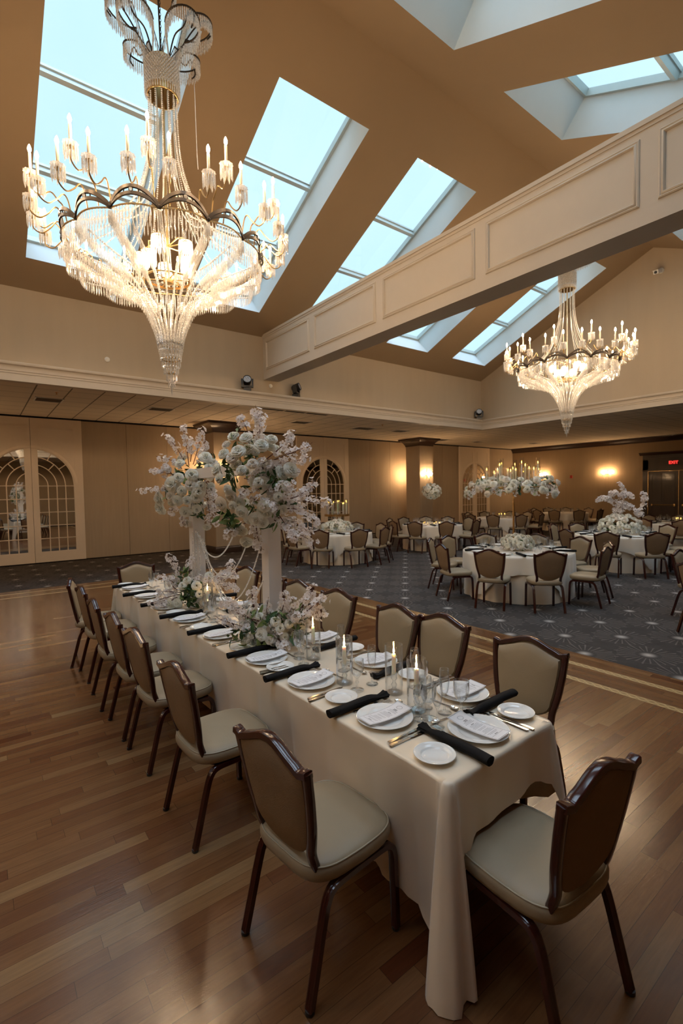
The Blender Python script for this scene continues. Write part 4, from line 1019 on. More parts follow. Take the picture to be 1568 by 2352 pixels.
# crystal bead garlands slung between the posts
def bead_mesh():
    mb = MB(); mb.lathe([(0, -1), (.75, -.5), (1, 0), (.75, .5), (0, 1)], 6); return mb.v, mb.f
BV, BF = bead_mesh()
def string_of_beads(mb, pts, step, r, mi=0):
    path = [V(p) for p in pts]; acc = 0; last = path[0]
    for a, b in zip(path, path[1:]):
        L = (b-a).length; d = step-acc
        while d <= L:
            p = a.lerp(b, d/L); mb.add([(x*r+p.x, y*r+p.y, z*r+p.z) for x, y, z in BV], BF, mi, False); d += step
        acc = (acc+L) % step
G0 = V((PB_.x+.07, PB_.y-.04, 1.52))
for i, (ez_, sag, dx, dy, s0) in enumerate(((1.52, .22, -.52, -.10, .0), (1.50, .36, -.36, -.05, -.03), (1.44, .52, -.27, .0, -.06), (1.30, .46, -.20, .04, -.09), (1.22, .46, -.12, -.06, -.12))):
    a = G0+V((0, .02*i, s0)); b = V((PA.x+dx+.1, PA.y+dy, ez_)); mb = MB()
    pts = [a.lerp(b, k/24)-V((0, 0, sag*4*(k/24)*(1-k/24))) for k in range(25)]
    string_of_beads(mb, pts, .0155, .0066)
    o = obj('bead_garland', mb.mesh('bead_garland', M_['crystal2'], 0)); tag(o, 'crystal bead garland slung between the stand posts, %s of five from the top' % ORD[i], 'garland', 'bead garlands of the flower stand')
mb = MB()
for k in range(3):
    string_of_beads(mb, [G0+V((0, -.03+.03*k, -.02)), G0+V((.012*k, -.03+.03*k, -.62+.05*k))], .0145, .0062)
o = obj('bead_garland', mb.mesh('bead_garland', M_['crystal2'], 0)); tag(o, 'bunch of crystal bead strings hanging straight down the rear stand post', 'garland', 'bead garlands of the flower stand')
# ------------------------------------------------------------------ round tables
def round_cloth(seed):
    rnd = random.Random(seed); R = .925; Z = TZ-.0018
    a1, a2, a3 = [rnd.uniform(0, 6.28) for _ in range(3)]; n = 168
    # under-cloth to the floor
    mb = MB(); rows = 9; vs = []
    for j in range(rows+1):
        t = j/rows; z = lerp(.70, .006, t)
        for i in range(n):
            a = 2*pi*i/n; w = sin(14*a+a1+.6*sin(2*a))*.022 + sin(23*a+a2)*.010
            r = R-.035+(.012+w*.8)*t**.8*1.0 + .012*t; vs.append((r*cos(a), r*sin(a), z))
    mb.add(vs, [(j*n+i, j*n+(i+1) % n, (j+1)*n+(i+1) % n, (j+1)*n+i) for j in range(rows) for i in range(n)])
    under = mb.mesh('underlay', M_['satin'], 0)
    # square topper with four drooping corners
    mb = MB(); vs = []; rows = 10
    rad = [0, .35, .6, .8, R-.03, R-.008, R, ]
    for r in rad:
        for i in range(n):
            a = 2*pi*i/n; z = Z - (0 if r < R-.02 else (.003 if r < R-.004 else .010)); vs.append((r*cos(a), r*sin(a), z))
    for j in range(1, rows+1):
        t = j/rows
        for i in range(n):
            a = 2*pi*i/n; b = ((a+a3) % (pi/2))-pi/4; c = 1/cos(b)          # square outline 1..1.414
            drop = (1.20*(1/cos(b) if True else 1)-R); corner = math.exp(-((abs(b)-pi/4)/.16)**2)
            drop = min(drop, .66)
            w = (sin(16*a+a2)*.014+sin(27*a+a1)*.006)
            r = R+.003+(w*.8+.006+.04*corner*sin(44*b))*t**.8; vs.append((r*cos(a), r*sin(a), Z-.010-(drop)*t))
    rows_t = len(rad)+rows
    mb.add(vs, [(j*n+i, j*n+(i+1) % n, (j+1)*n+(i+1) % n, (j+1)*n+i) for j in range(rows_t-1) for i in range(n)])
    return under, mb.mesh('tablecloth', M_['satinw'], 0)
RC = [round_cloth(31), round_cloth(32)]
TDESC = {
 'T1': 'the tall-candelabra round table', 'T2': 'the middle-doors round table', 'T3': 'the flower-ball round table', 'T4': 'the spiral-blossom round table',
 'T5': 'the far-pillar round table', 'T6': 'the corner round table', 'T7': 'the EXIT-door round table', 'T8': 'the round table by the chair pair at the carpet edge'}
TAB = {'T1': (-4.814, 7.551), 'T2': (-10.224, 7.647), 'T3': (-10.285, 11.44), 'T4': (-4.843, 11.70), 'T5': (-10.695, 15.80), 'T6': (-10.638, 20.30), 'T7': (-5.10, 16.35), 'T8': (-1.05, 7.95)}
ANG = {'T1': [-153, -112, -74, -39, 3, 38, 72, 108, 148, -177], 'T2': [-90, -54, -16, 18, 54, 85, 119, 159, -162, -122], 'T3': [-68, -32, 14, 46, 77, 111, 141, 173, -157, -101],
 'T4': [-112, -76, -43, -8, 30, 70, 106, 154, 179, -150], 'T5': [-68, -31, 12, 50, 84, 113, 152, -172, -138, -104], 'T6': [-78, -40, 3, 40, 76, 117, 147, 180, -144, -110], 'T7': [-72, -36, 0, 36, 72, 108, 144, 180, -144, -108], 'T8': [178, -130]}
RADC = {'T1': {0: 1.55, 3: 1.47, 9: 1.5}, 'T4': {1: 1.6, 2: 1.55, 8: 1.6}, 'T8': {1: 1.5}}
rt = random.Random(17)
for ti, (k, (tx, ty)) in enumerate(TAB.items()):
    tb = thing('round_tablecloth', 'ivory satin cloths on %s' % TDESC[k], 'tablecloth', (tx, ty, 0), rt.uniform(0, 1.5), 'round table cloths')
    u, o_ = RC[ti % 2]
    obj('tablecloth', o_, tb); obj('underlay', u, tb)
    for i, ad in enumerate(ANG[k]):
        a = radians(ad); rr = RADC.get(k, {}).get(i, 1.46) - .262
        order = sorted(ANG[k], key=lambda v: (-(v+90)) % 360).index(ad)
        seat = ('%s chair clockwise from the dance floor, %s' % (ORD[order], TDESC[k].replace('the ', '', 1))) if k != 'T8' else ('carpet-edge chair %s, at the picture edge' % ('showing its cream front' if i == 0 else 'showing its tan back'))
        chair(tx+rr*cos(a), ty+rr*sin(a), a+pi/2+radians(rt.uniform(-5, 5)), 'tan and cream '+seat if k != 'T8' else seat, 'chairs at the round tables', False)
        if k == 'T8': continue
        w = '%s seat clockwise from the dance floor, %s' % (ORD[order], TDESC[k].replace('the ', '', 1))
        near = k in ('T1', 'T2', 'T3', 'T4', 'T7')
        c, s = cos(a), sin(a)
        def at(rad, off): return (tx+rad*c-off*s, ty+rad*s+off*c)
        hd = a+pi/2
        if near:
            x, y = at(.745, 0); item(PL, 'dinner_plate', x, y, TT, 0, 'dinner plate, '+w, 'plate', 'dinner plates on the round tables')
            x, y = at(.735, -.185); item(NAP, 'napkin', x, y, TT, hd+radians(rt.uniform(-12, 12)), 'black napkin, '+w, 'napkin', 'black napkins on the round tables')
        gl = ((.56, .09, GOB, 'water_goblet', 'goblet'), (.50, .03, FLU, 'champagne_flute', 'flute'), (.60, .17, WIN, 'wine_glass', 'wine glass')) if k in ('T1', 'T2', 'T4') else ((.56, .09, GOB, 'water_goblet', 'goblet'), (.52, .02, FLU, 'champagne_flute', 'flute'))
        for (gr, go, me, nm, lb) in gl:
            x, y = at(gr+rt.uniform(-.02, .02), go+rt.uniform(-.02, .02)); item(me, nm, x, y, TT, 0, lb+', '+w, 'glass', nm.replace('_', ' ')+'s on the round tables')
# ---- centrepieces
def mound(t, C, rad, n, rnd, rr=(.045, .06), up=.0, lo=-.1):
    """roses over an ellipsoid"""
    k = 0; ga = pi*(3-sqrt(5))
    for i in range(n):
        z = lo+(1-lo)*((i+.5)/n); r = sqrt(max(0, 1-z*z)); a = i*ga+rnd.uniform(-.25, .25)
        o = V((r*cos(a), r*sin(a), z)); p = V(C)+V((o.x*rad[0], o.y*rad[1], o.z*rad[2]))*rnd.uniform(.88, 1.04)
        add_rose(t, p, o+V((0, 0, .15)), rnd.uniform(*rr), rnd, i)
def ring_flames(t, spots, hbase, cyl_r=.033, mm=None):
    for (x, y, z, h) in spots:
        mb = MB(); mb.lathe([(0, .002), (cyl_r, .002), (cyl_r, h), (cyl_r-.002, h), (cyl_r-.002, .006)], 14); o = part('glass_cylinder', mb.mesh('glass_cylinder', M_['glass'], 40), t, loc=(x, y, z))
        mb = MB(); mb.lathe([(0, 0), (.011, 0), (.011, h*.80), (0, h*.80)], 8); part('candle', mb.mesh('candle', M_['wax'], 40), o)
        mb = MB(); mb.lathe([(0, h*.80), (.006, h*.80+.008), (.0075, h*.80+.018), (.004, h*.80+.034), (0, h*.80+.046)], 8); part('flame', mb.mesh('flame', M_['flamesmall'], 0), o)
rm = random.Random(77)
GR = 'centrepieces of the round tables'
tx, ty = TAB['T1']
t = thing('low_centrepiece', 'low bowl of white and blush roses at the foot of the tall gold candelabra', 'flowers', (tx, ty, TT), 0, GR)
mb = MB(); mb.lathe([(0, 0), (.13, 0), (.16, .05), (.15, .10), (0, .10)], 20); part('bowl', mb.mesh('bowl', M_['white'], 40), t)
mound(t, (0, 0, .09), (.25, .25, .17), 24, rm, (.058, .075)); part('foliage', leaves_mesh([((0, 0, .10), (.27, .27, .16))], 50, rm), t)
for i in range(8):
    a = i*.8+.2; blossom_branch([(.1*cos(a), .1*sin(a), .06), (.22*cos(a), .22*sin(a), .05), (.30*cos(a), .30*sin(a), .03)], 9, t, rm)
t = thing('floral_candelabra', 'tall gold stand with a wide ring of white flowers and candle cylinders', 'centrepiece', (tx-.10, ty+.05, TT), 0, GR)
mb = MB(); mb.lathe([(0, 0), (.10, 0), (.10, .012), (.024, .018), (.018, .05), (.017, 1.05), (.016, 1.06), (0, 1.06)], 16); part('pole', mb.mesh('pole', M_['brass'], 40), t)
mb = MB(); K = 40
mb.tube([(.52*cos(2*pi*i/K), .52*sin(2*pi*i/K), 1.10) for i in range(K+1)], .012, 8, caps=False)
for k in range(6): a = pi*k/3; mb.tube([(0, 0, 1.05), (.25*cos(a), .25*sin(a), 1.085), (.52*cos(a), .52*sin(a), 1.10)], .009, 6)
part('ring', mb.mesh('ring', M_['brass'], 40), t)
nR = 92
for i in range(nR):
    a = 2*pi*i/nR*1.0+rm.uniform(-.1, .1); b = rm.uniform(-.4, pi+.2); rr = .15+.06*rm.random()
    gap = 1.0
    o = V((cos(a)*cos(b), sin(a)*cos(b), sin(b)*.8))
    p = V((.58*cos(a), .58*sin(a), 1.10+.02*sin(3*a)))+o*rr
    if i % 2: p += V((cos(a), sin(a), 0))*.08-V((0, 0, .07))
    add_rose(t, p, o+V((cos(a), sin(a), .3))*.4, rm.uniform(.05, .072), rm, i)
for i in range(22):
    a = 2*pi*i/22+rm.uniform(-.1, .1); r0, r1 = .5, rm.uniform(.68, .80)
    blossom_branch([(r0*cos(a), r0*sin(a), 1.16), (r0*1.25*cos(a), r0*1.25*sin(a), 1.12), (r1*cos(a), r1*sin(a), rm.uniform(.93, 1.08))], 14, t, rm, r=.026, spread=.05, sub=False)
part('foliage', leaves_mesh([((.58*cos(2*pi*k/14), .58*sin(2*pi*k/14), 1.12), (.17, .17, .15)) for k in range(14)], 150, rm, .06), t)
sp = []
for i, (a, rr, h) in enumerate([(2*pi*k/18+.15*(k % 3), (.30, .40, .46, .22)[k % 4], (.38, .50, .36, .46, .32)[k % 5]) for k in range(18)]): sp.append((rr*cos(a), rr*sin(a), 1.11, h))
mb = MB()
for (x, y, z, h) in sp: mb.lathe([(0, 1.098), (.045, 1.098), (.045, 1.11), (0, 1.11)], 12, c=(x, y, 0)); mb.tube([(0, 0, 1.07), (x, y, 1.10)], .005, 5)
part('candle_plates', mb.mesh('candle_plates', M_['brass'], 40), t)
ring_flames(t, sp, 0)
tx, ty = TAB['T2']
t = thing('rose_centrepiece', 'low mound of cream roses on the table before the middle arched doors', 'flowers', (tx+.10, ty-.08, TT), 0, GR)
mb = MB(); mb.lathe([(0, 0), (.14, 0), (.16, .06), (0, .06)], 20); part('bowl', mb.mesh('bowl', M_['white'], 40), t)
mound(t, (0, 0, .10), (.42, .42, .22), 46, rm, (.05, .07)); part('foliage', leaves_mesh([((0, 0, .12), (.40, .40, .18))], 60, rm), t)
t = thing('candle_riser', 'gold riser with tall white candles in glass, behind the cream rose mound', 'candelabra', (tx-.34, ty+.26, TT), 0, GR)
mb = MB(); mb.lathe([(0, 0), (.10, 0), (.10, .012), (.014, .02), (.012, .44), (0, .44)], 14); mb.lathe([(0, .44), (.34, .44), (.34, .455), (0, .455)], 28); mb.lathe([(.332, .40), (.345, .40), (.345, .455), (.332, .455)], 28)
part('riser', mb.mesh('riser', M_['brass'], 40), t)
ring_flames(t, [(.27*cos(2*pi*k/11), .27*sin(2*pi*k/11), .457, (.34, .42, .38)[k % 3]) for k in range(11)], 0, .036)
tx, ty = TAB['T3']
t = thing('rose_ball', 'ball of white roses raised on a clear stand beside the lit pillar', 'centrepiece', (tx, ty, TT), 0, GR)
mb = MB()
mb.lathe([(0, 0), (.12, 0), (.12, .012), (.02, .02), (.016, .06), (.016, .86), (.05, .90), (.05, .905), (0, .905)], 16); part('stand', mb.mesh('stand', M_['glass'], 40), t)
mound(t, (0, 0, 1.03), (.27, .27, .23), 44, rm, (.05, .07), lo=-.95); part('foliage', leaves_mesh([((0, 0, 1.02), (.26, .26, .22))], 80, rm), t)
for i in range(8):
    a = 2*pi*i/8+.2; x, y = TAB['T3'][0]+.26*cos(a), TAB['T3'][1]+.26*sin(a)
    o = thing('votive_candle', 'small lit votive glass, %s of eight around the clear flower stand' % ORD[i], 'candle', (x, y, TT), 0, 'votive candles on the flower-ball table')
    mb = MB(); mb.lathe([(0, .002), (.030, .002), (.034, .065), (.032, .065), (.028, .008)], 12); part('votive_glass', mb.mesh('votive_glass', M_['glass'], 40), o)
    mb = MB(); mb.lathe([(0, .006), (.024, .006), (.024, .03), (0, .03)], 10); part('wax', mb.mesh('wax', M_['wax'], 40), o)
    mb = MB(); mb.lathe([(0, .032), (.006, .04), (.004, .055), (0, .065)], 8); part('flame', mb.mesh('flame', M_['flamesmall'], 0), o)
tx, ty = TAB['T4']
t = thing('spiral_centrepiece', 'mound of white roses with a spiralling blossom branch rising from it', 'flowers', (tx, ty, TT), 0, GR)
mb = MB(); mb.lathe([(0, 0), (.16, 0), (.18, .06), (0, .06)], 20); part('bowl', mb.mesh('bowl', M_['white'], 40), t)
mound(t, (0, 0, .10), (.46, .46, .34), 54, rm, (.055, .08)); part('foliage', leaves_mesh([((0, 0, .14), (.42, .42, .26))], 50, rm), t)
E_ = CR; F_ = V((0, 0, 1))
def S4(x, z, d=0): return E_*x + F_*z - CF*d
for pl in ([(-.06, .35), (-.12, .55), (-.05, .72), (.05, .85), (.0, 1.0), (-.06, 1.13)], [(-.05, .68), (-.22, .76), (-.38, .82), (-.52, .76)], [(-.25, .78), (-.20, .92), (-.10, .95)], [(.03, .70), (.20, .64), (.34, .52), (.46, .44)], [(.40, .46), (.52, .62), (.55, .80), (.48, .92)], [(.02, .88), (.14, .92), (.26, .84)], [(-.08, .38), (-.02, .52), (.10, .62)]):
    blossom_branch([S4(x, z, .02*i) for i, (x, z) in enumerate(pl)], 52, t, rm, r=.042, spread=.07, start=0)
for k, nm in (('T5', 'a'), ('T7', 'b')):
    tx, ty = TAB[k]
    t = thing('votive_tray', 'small tray with lit votive candles on %s' % TDESC[k], 'candle', (tx, ty, TT), 0, GR)
    mb = MB(); mb.lathe([(0, 0), (.16, 0), (.16, .012), (0, .012)], 20); part('tray', mb.mesh('tray', M_['silver'], 40), t)
    ring_flames(t, [(.11*cos(2*pi*i/5), .11*sin(2*pi*i/5), .012, .12) for i in range(5)], 0, .028)
#@@LIGHTS
# ------------------------------------------------------------------ chandeliers
def drop_geo(mb, p, L, r, mi=0):
    """one faceted prism pendant hanging from p"""
    x, y, z = p; n = 5
    vs = [(x, y, z)]+[(x+r*.8*cos(2*pi*k/n), y+r*.8*sin(2*pi*k/n), z-L*.18) for k in range(n)]+[(x+r*cos(2*pi*k/n), y+r*sin(2*pi*k/n), z-L*.80) for k in range(n)]+[(x, y, z-L)]
    fs = [(0, 1+(k+1) % n, 1+k) for k in range(n)]+[(1+k, 1+(k+1) % n, 1+n+(k+1) % n, 1+n+k) for k in range(n)]+[(1+n+k, 1+n+(k+1) % n, 2*n+1) for k in range(n)]
    mb.add(vs, fs, mi, False)
def bead_geo(mb, p, r, mi=0): mb.add([(x*r+p[0], y*r+p[1], z*r*1.1+p[2]) for x, y, z in BV], BF, mi, False)
# profile of the trumpet of bead strands: (radius, height above floor)
RIB = [(.965, 4.385), (.80, 4.275), (.64, 4.19), (.50, 4.115), (.37, 4.01), (.265, 3.875), (.19, 3.73), (.142, 3.59), (.118, 3.45)]
CZ = 2.92
NL = 14; A0 = radians(4)
def cyl(a, r, z): return V((r*cos(a), r*sin(a), z-CZ))
def make_chandelier(label, loc, group):
    t = thing('chandelier', label, 'chandelier', (loc[0], loc[1], CZ), 0, group)
    # centre: pole, gold gallery, chain
    mb = MB(); mb.tube([(0, 0, 4.2-CZ), (0, 0, 6.5-CZ)], .016, 8); mb.lathe([(0, 4.12-CZ), (.05, 4.13-CZ), (.06, 4.2-CZ), (.03, 4.26-CZ), (.02, 4.3-CZ)], 14)
    part('stem', mb.mesh('stem', M_['gold'], 40), t)
    mb = MB(); K = 70
    for k in range(K):
        z = 6.45-CZ+k*.030; mb.tube([(.008*cos(a)*(1 if k % 2 else 0), .008*cos(a)*(0 if k % 2 else 1), z+.019*sin(a)) for a in [2*pi*i/8 for i in range(9)]], .0028, 4, caps=False)
    part('chain', mb.mesh('chain', M_['bronze'], 40), t)
    # lower gold hoop and inner lamps
    mb = MB(); hp = [(.222, 4.160), (.232, 4.160), (.236, 4.17), (.232, 4.18), (.222, 4.18)]
    mb.lathe([(r, z-CZ) for r, z in hp], 40); 
    for k in range(6): a = pi*k/3; mb.tube([(0, 0, 4.17-CZ), cyl(a, .215, 4.17)], .006, 5)
    part('inner_hoop', mb.mesh('inner_hoop', M_['gold'], 40), t)
    for k in range(7):
        a = 2*pi*k/7+.3; c = cyl(a, (.31, .20)[k % 2], (4.42, 4.36)[k % 2])
        mb = MB(); mb.tube([(0, 0, 4.52-CZ), (c.x*.6, c.y*.6, 4.56-CZ), (c.x, c.y, 4.52-CZ), (c.x, c.y, c.z+.06)], .007, 6); mb.lathe([(.02, .075), (.065, .06), (.07, .05), (.06, .05), (.02, .065)], 16, c=tuple(c))
        h = part('lamp_holder', mb.mesh('lamp_holder', M_['gold'], 40), t)
        mb = MB(); mb.lathe([(0, -.055), (.03, -.048), (.045, -.02), (.042, .02), (.022, .05), (0, .055)], 14, c=tuple(c)); part('lamp_globe', mb.mesh('lamp_globe', M_['globe'], 0), h)
        mb = MB()
        for i in range(20): b = 2*pi*i/20; drop_geo(mb, (c.x+.068*cos(b), c.y+.068*sin(b), c.z+.05), .15, .006)
        o = part('lamp_fringe', mb.mesh('lamp_fringe', M_['crystal'], 0), t); o['kind'] = 'stuff'
    # scalloped bronze gallery, one arched section per lobe with its hanging fringe
    for k in range(NL):
        a0 = A0+2*pi*k/NL; a1 = a0+2*pi/NL; am = (a0+a1)/2
        def lobe(u, h, bulge=0): 
            a = lerp(a0, a1, u); return cyl(a, .965+bulge*sin(pi*u)+.055*sin(pi*u), 4.40+h*sin(pi*u)**.75)
        mb = MB(); sec = [(-.017, -.008), (-.017, .008), (.017, .008), (.017, -.008)]
        mb.tube([lobe(i/16, .135) for i in range(17)], 1., sec=sec, up=(0, 0, 1)); mb.tube([lobe(i/14, .075) for i in range(15)], .9, sec=sec, up=(0, 0, 1))
        for u in (.36, .64): mb.tube([lobe(u, .075*1.0), lobe(u, .135)], .006, 5)
        e = lobe(.5, .105); mb.tube([e+V((-sin(am)*.016*cos(b), cos(am)*.016*cos(b), .028*sin(b))) for b in [2*pi*i/12 for i in range(13)]], .005, 5, caps=False)
        mb.lathe([(0, -.02), (.018, -.014), (.022, 0), (.016, .016), (0, .02)], 8, c=tuple(cyl(a0, .965, 4.40)))
        ls = part('gallery_arch', mb.mesh('gallery_arch', M_['bronze'], 40), t)
        mb = MB(); mb.tube([cyl(lerp(a0, a1, i/8), .955+.045*sin(pi*i/8), 4.395) for i in range(9)], .0085, 6); part('gallery_band', mb.mesh('gallery_band', M_['gold'], 40), ls)
        mb = MB(); bead_geo(mb, e, .020); part('gem', mb.mesh('gem', M_['crystal'], 0), ls)
        mb = MB()
        for i in range(15):
            u = (i+.5)/15; a = lerp(a0, a1, u); p = cyl(a, .955+.045*sin(pi*u), 4.392)
            bead_geo(mb, p, .009); drop_geo(mb, tuple(p), .135+.02*sin(pi*u), .0068)
            drop_geo(mb, tuple(p-V((.02*cos(a), .02*sin(a), .115+.02*sin(pi*u)))), .13, .0065)
        for i in range(12):
            u = (i+.5)/12; a = lerp(a0, a1, u); drop_geo(mb, tuple(cyl(a, .90+.04*sin(pi*u), 4.375)), .14, .0062)
        o = part('crystal_fringe', mb.mesh('crystal_fringe', M_['crystal'], 0), t); o['kind'] = 'stuff'
        # rib of pendants from the joint of two lobes down into the trumpet
        mb = MB(); rb = spline([cyl(a0, r, z) for r, z in RIB], 10)
        acc = 0
        for i in range(len(rb)-1):
            p = rb[i]
            if i < 34:
                drop_geo(mb, tuple(p), .13 if i < 26 else .10, .0062)
                for s in (-1, 1):
                    q_ = p+V((-sin(a0), cos(a0), 0))*s*(.018+.0006*i); drop_geo(mb, tuple(q_-V((0, 0, .012))), .11, .0055)
            if i > 18:
                bead_geo(mb, p, .0125 if i < 60 else .010)
                if i > 30 and i % 2 == 0: drop_geo(mb, tuple(p+V((cos(a0), sin(a0), 0))*.01), .06, .006)
        o = part('crystal_rib', mb.mesh('crystal_rib', M_['crystal'], 0), t); o['kind'] = 'stuff'
        mb = MB(); rb = spline([cyl(am, r*(1 if j else 1.02), z-(.16 if j == 0 else .10 if j == 1 else .05 if j == 2 else 0)) for j, (r, z) in enumerate(RIB)], 9)
        for i in range(len(rb)-1):
            p = rb[i]
            bead_geo(mb, p, .0115)
            if i % 2 == 0 and i < 44: drop_geo(mb, tuple(p), .085, .0058)
        o = part('bead_strand', mb.mesh('bead_strand', M_['crystal'], 0), t); o['kind'] = 'stuff'
    # wedding-cake tiers under the trumpet
    tiers = [(.128, 3.47, .11, 26), (.118, 3.40, .09, 24), (.105, 3.31, .085, 20), (.082, 3.23, .08, 16), (.056, 3.165, .09, 12), (.036, 3.09, .08, 8)]
    for (r, z, L, n) in tiers:
        mb = MB()
        for i in range(n):
            a = 2*pi*i/n; drop_geo(mb, tuple(cyl(a, r*.93, z)), L, .0055); bead_geo(mb, cyl(a, r, z), .0105)
        o = part('crystal_tier', mb.mesh('crystal_tier', M_['crystal'], 0), t); o['kind'] = 'stuff'
    mb = MB(); mb.lathe([(0, .30), (.012, .30), (.012, .14), (.028, .135), (.028, .125), (.010, .118), (.007, .06), (0, 0)], 10); part('finial', mb.mesh('finial', M_['crystal'], 40), t)
    mb = MB()
    for (r, z) in ((.125, 3.47), (.10, 3.31), (.05, 3.165)): mb.lathe([(r-.01, z-CZ), (r, z-CZ), (r, z+.012-CZ), (r-.01, z+.012-CZ)], 24)
    part('tier_hoops', mb.mesh('tier_hoops', M_['gold'], 40), t)
    # candle arms
    def arm(a, r, z):
        j = cyl(a, .97, 4.42)
        mb = MB(); mb.tube(spline([j, cyl(a, 1.0, 4.56), cyl(a, 1.04, 4.60), cyl(a, 1.10, z-.10), cyl(a, r-.07, z-.16), cyl(a, r, z-.12), cyl(a, r, z-.03)], 4), .0062, 6)
        mb.lathe([(0, -.035), (.020, -.03), (.030, -.015), (.022, -.01), (0, -.01)], 10, c=tuple(cyl(a, r, z)))
        A = part('candle_arm', mb.mesh('candle_arm', M_['gold'], 40), t)
        mb = MB(); c = cyl(a, r, z); n = 14
        mb.lathe([(.010, -.01), (.050, .0), (.060, .012), (.056, .014), (.012, -.002)], 20, c=tuple(c), fn=lambda b, zz: 1+.06*cos(10*b))
        for i in range(n):
            b = 2*pi*i/n; p = c+V((.052*cos(b), .052*sin(b), .004)); drop_geo(mb, tuple(p), .135 if i % 2 else .105, .0075)
        for i in range(6): b = pi*i/3; drop_geo(mb, tuple(c+V((.026*cos(b), .026*sin(b), -.01))), .11, .007)
        o = part('crystal_cup', mb.mesh('crystal_cup', M_['crystal'], 40), A); o['kind'] = 'stuff'
        mb = MB(); mb.lathe([(0, 0), (.0125, 0), (.0125, .175), (.009, .18), (0, .18)], 10, c=tuple(c)); part('candle_sleeve', mb.mesh('candle_sleeve', M_['ivory'], 40), A)
        mb = MB(); mb.lathe([(0, .18), (.010, .188), (.0155, .205), (.0145, .222), (.006, .245), (0, .255)], 8, c=tuple(c)); part('bulb', mb.mesh('bulb', M_['bulb'], 0), A)
    for k in range(24): arm(radians(-1.5+15*k), 1.245, 4.625)
    for k in range(12): arm(radians(-24+30*k), 1.255, 4.755)
    # upright strands from the collar to the gallery
    for k in range(14):
        a = A0+2*pi*k/14
        mb = MB(); pts = spline([cyl(a, .145, 6.08), cyl(a, .15, 5.7), cyl(a, .19, 5.35), cyl(a, .31, 4.98), cyl(a, .52, 4.66), cyl(a, .78, 4.47), cyl(a, .95, 4.40)], 10)
        if k % 2: string_of_beads(mb, pts, .021, .0098); o = part('bead_strand', mb.mesh('bead_strand', M_['crystal2'], 0), t)
        else:
            string_of_beads(mb, pts, .021, .0085)
            o = part('bead_strand', mb.mesh('bead_strand', M_['crystal2'], 0), t)
            mb = MB(); mb.tube([V((p.x*.86, p.y*.86, p.z-.01)) for p in pts], .0055, 5); part('rod', mb.mesh('rod', M_['alu'], 40), o)
        o['kind'] = 'stuff'
    # beaded collar with gold lining
    mb = MB()
    for j in range(14):
        z = 6.14-CZ+j*.0195
        for i in range(40): a = 2*pi*(i+.5*(j % 2))/40; bead_geo(mb, (.172*cos(a), .172*sin(a), z), .0122)
    for i in range(44): a = 2*pi*i/44; drop_geo(mb, (.176*cos(a), .176*sin(a), 6.17-CZ), .11, .0062)
    o = part('beaded_collar', mb.mesh('beaded_collar', M_['crystal2'], 0), t); o['kind'] = 'stuff'
    mb = MB(); mb.lathe([(.150, 6.07-CZ), (.158, 6.07-CZ), (.160, 6.42-CZ), (.150, 6.42-CZ)], 32); part('collar_lining', mb.mesh('collar_lining', M_['gold'], 40), t)
    # plume of arching fronds above the collar, each hung with icicles
    for k in range(8):
        a = A0+2*pi*k/8+.35; hi = k % 2
        top = 6.98 if hi else 6.78; rmax = .50 if hi else .46
        pts = spline([cyl(a, .10, 6.40), cyl(a, .20, 6.62), cyl(a, .34, top-.12), cyl(a, rmax*.92, top), cyl(a, rmax+.03, top-.10), cyl(a, rmax-.02, top-.19)], 6)
        mb = MB(); mb.tube(pts, .0075, 6)
        w = .17; side = V((-sin(a), cos(a), 0)); out = V((cos(a), sin(a), 0))
        c = cyl(a, rmax-.14, top-.10)
        loop = [c+out*(.17*cos(b))+side*(w*sin(b))+V((0, 0, .05*cos(b))) for b in [(-.72+1.44*i/18)*pi for i in range(19)]]
        mb.tube(loop, .009, 6); mb.tube([cyl(a, .12, 6.42), loop[0]], .004, 5); mb.tube([cyl(a, .12, 6.42), loop[-1]], .004, 5)
        f = part('frond', mb.mesh('frond', M_['bronze'], 40), t)
        mb = MB()
        for i, p in enumerate(loop):
            drop_geo(mb, tuple(p), .165, .0085)
            if i < 18: drop_geo(mb, tuple(p.lerp(loop[i+1], .5)), .15, .0075)
        for s in (0, -1):
            for i in range(8): p = cyl(a, .12, 6.42).lerp(loop[s], (i+1)/9); drop_geo(mb, tuple(p), .13, .007)
        o = part('icicles', mb.mesh('icicles', M_['crystal2'], 0), f); o['kind'] = 'stuff'
    mb = MB(); mb.lathe([(0, RZ-CZ-.02), (.10, RZ-CZ-.02), (.14, RZ-CZ+.03), (0, RZ-CZ+.03)], 24, c=(0, 0, -.04)); part('canopy', mb.mesh('canopy', M_['gold'], 40), t)
    return t
GCH = 'crystal chandeliers under the ridge'
ch = make_chandelier('huge crystal chandelier hanging over the dance floor in front of the panelled beam', (RX, 1.76), GCH)
def dup_deep(root, loc, label): return dup(root, loc, radians(11), label)
ch2 = dup_deep(ch, (RX, 10.24, CZ), 'crystal chandelier hanging beyond the panelled beam, over the round tables')
ch0 = dup_deep(ch, (RX, -6.72, CZ), 'crystal chandelier, unseen behind the viewpoint, added for warm light on the table')  # unseen third chandelier, added for warm light on cloth and flowers
mb = MB(); b_ = at_depth(446, 190, 5.15); e_ = at_depth(450, 384, 5.15); mb.tube(spline([(0, 0, 0), (.01, 0, -.45), (-.005, .01, -.75), (.012, .01, (e_-b_).z)], 4), .004, 5)
o = part('loose_strand', mb.mesh('loose_strand', M_['crystal2'], 0), ch, loc=b_-V((RX, 1.76, CZ)))
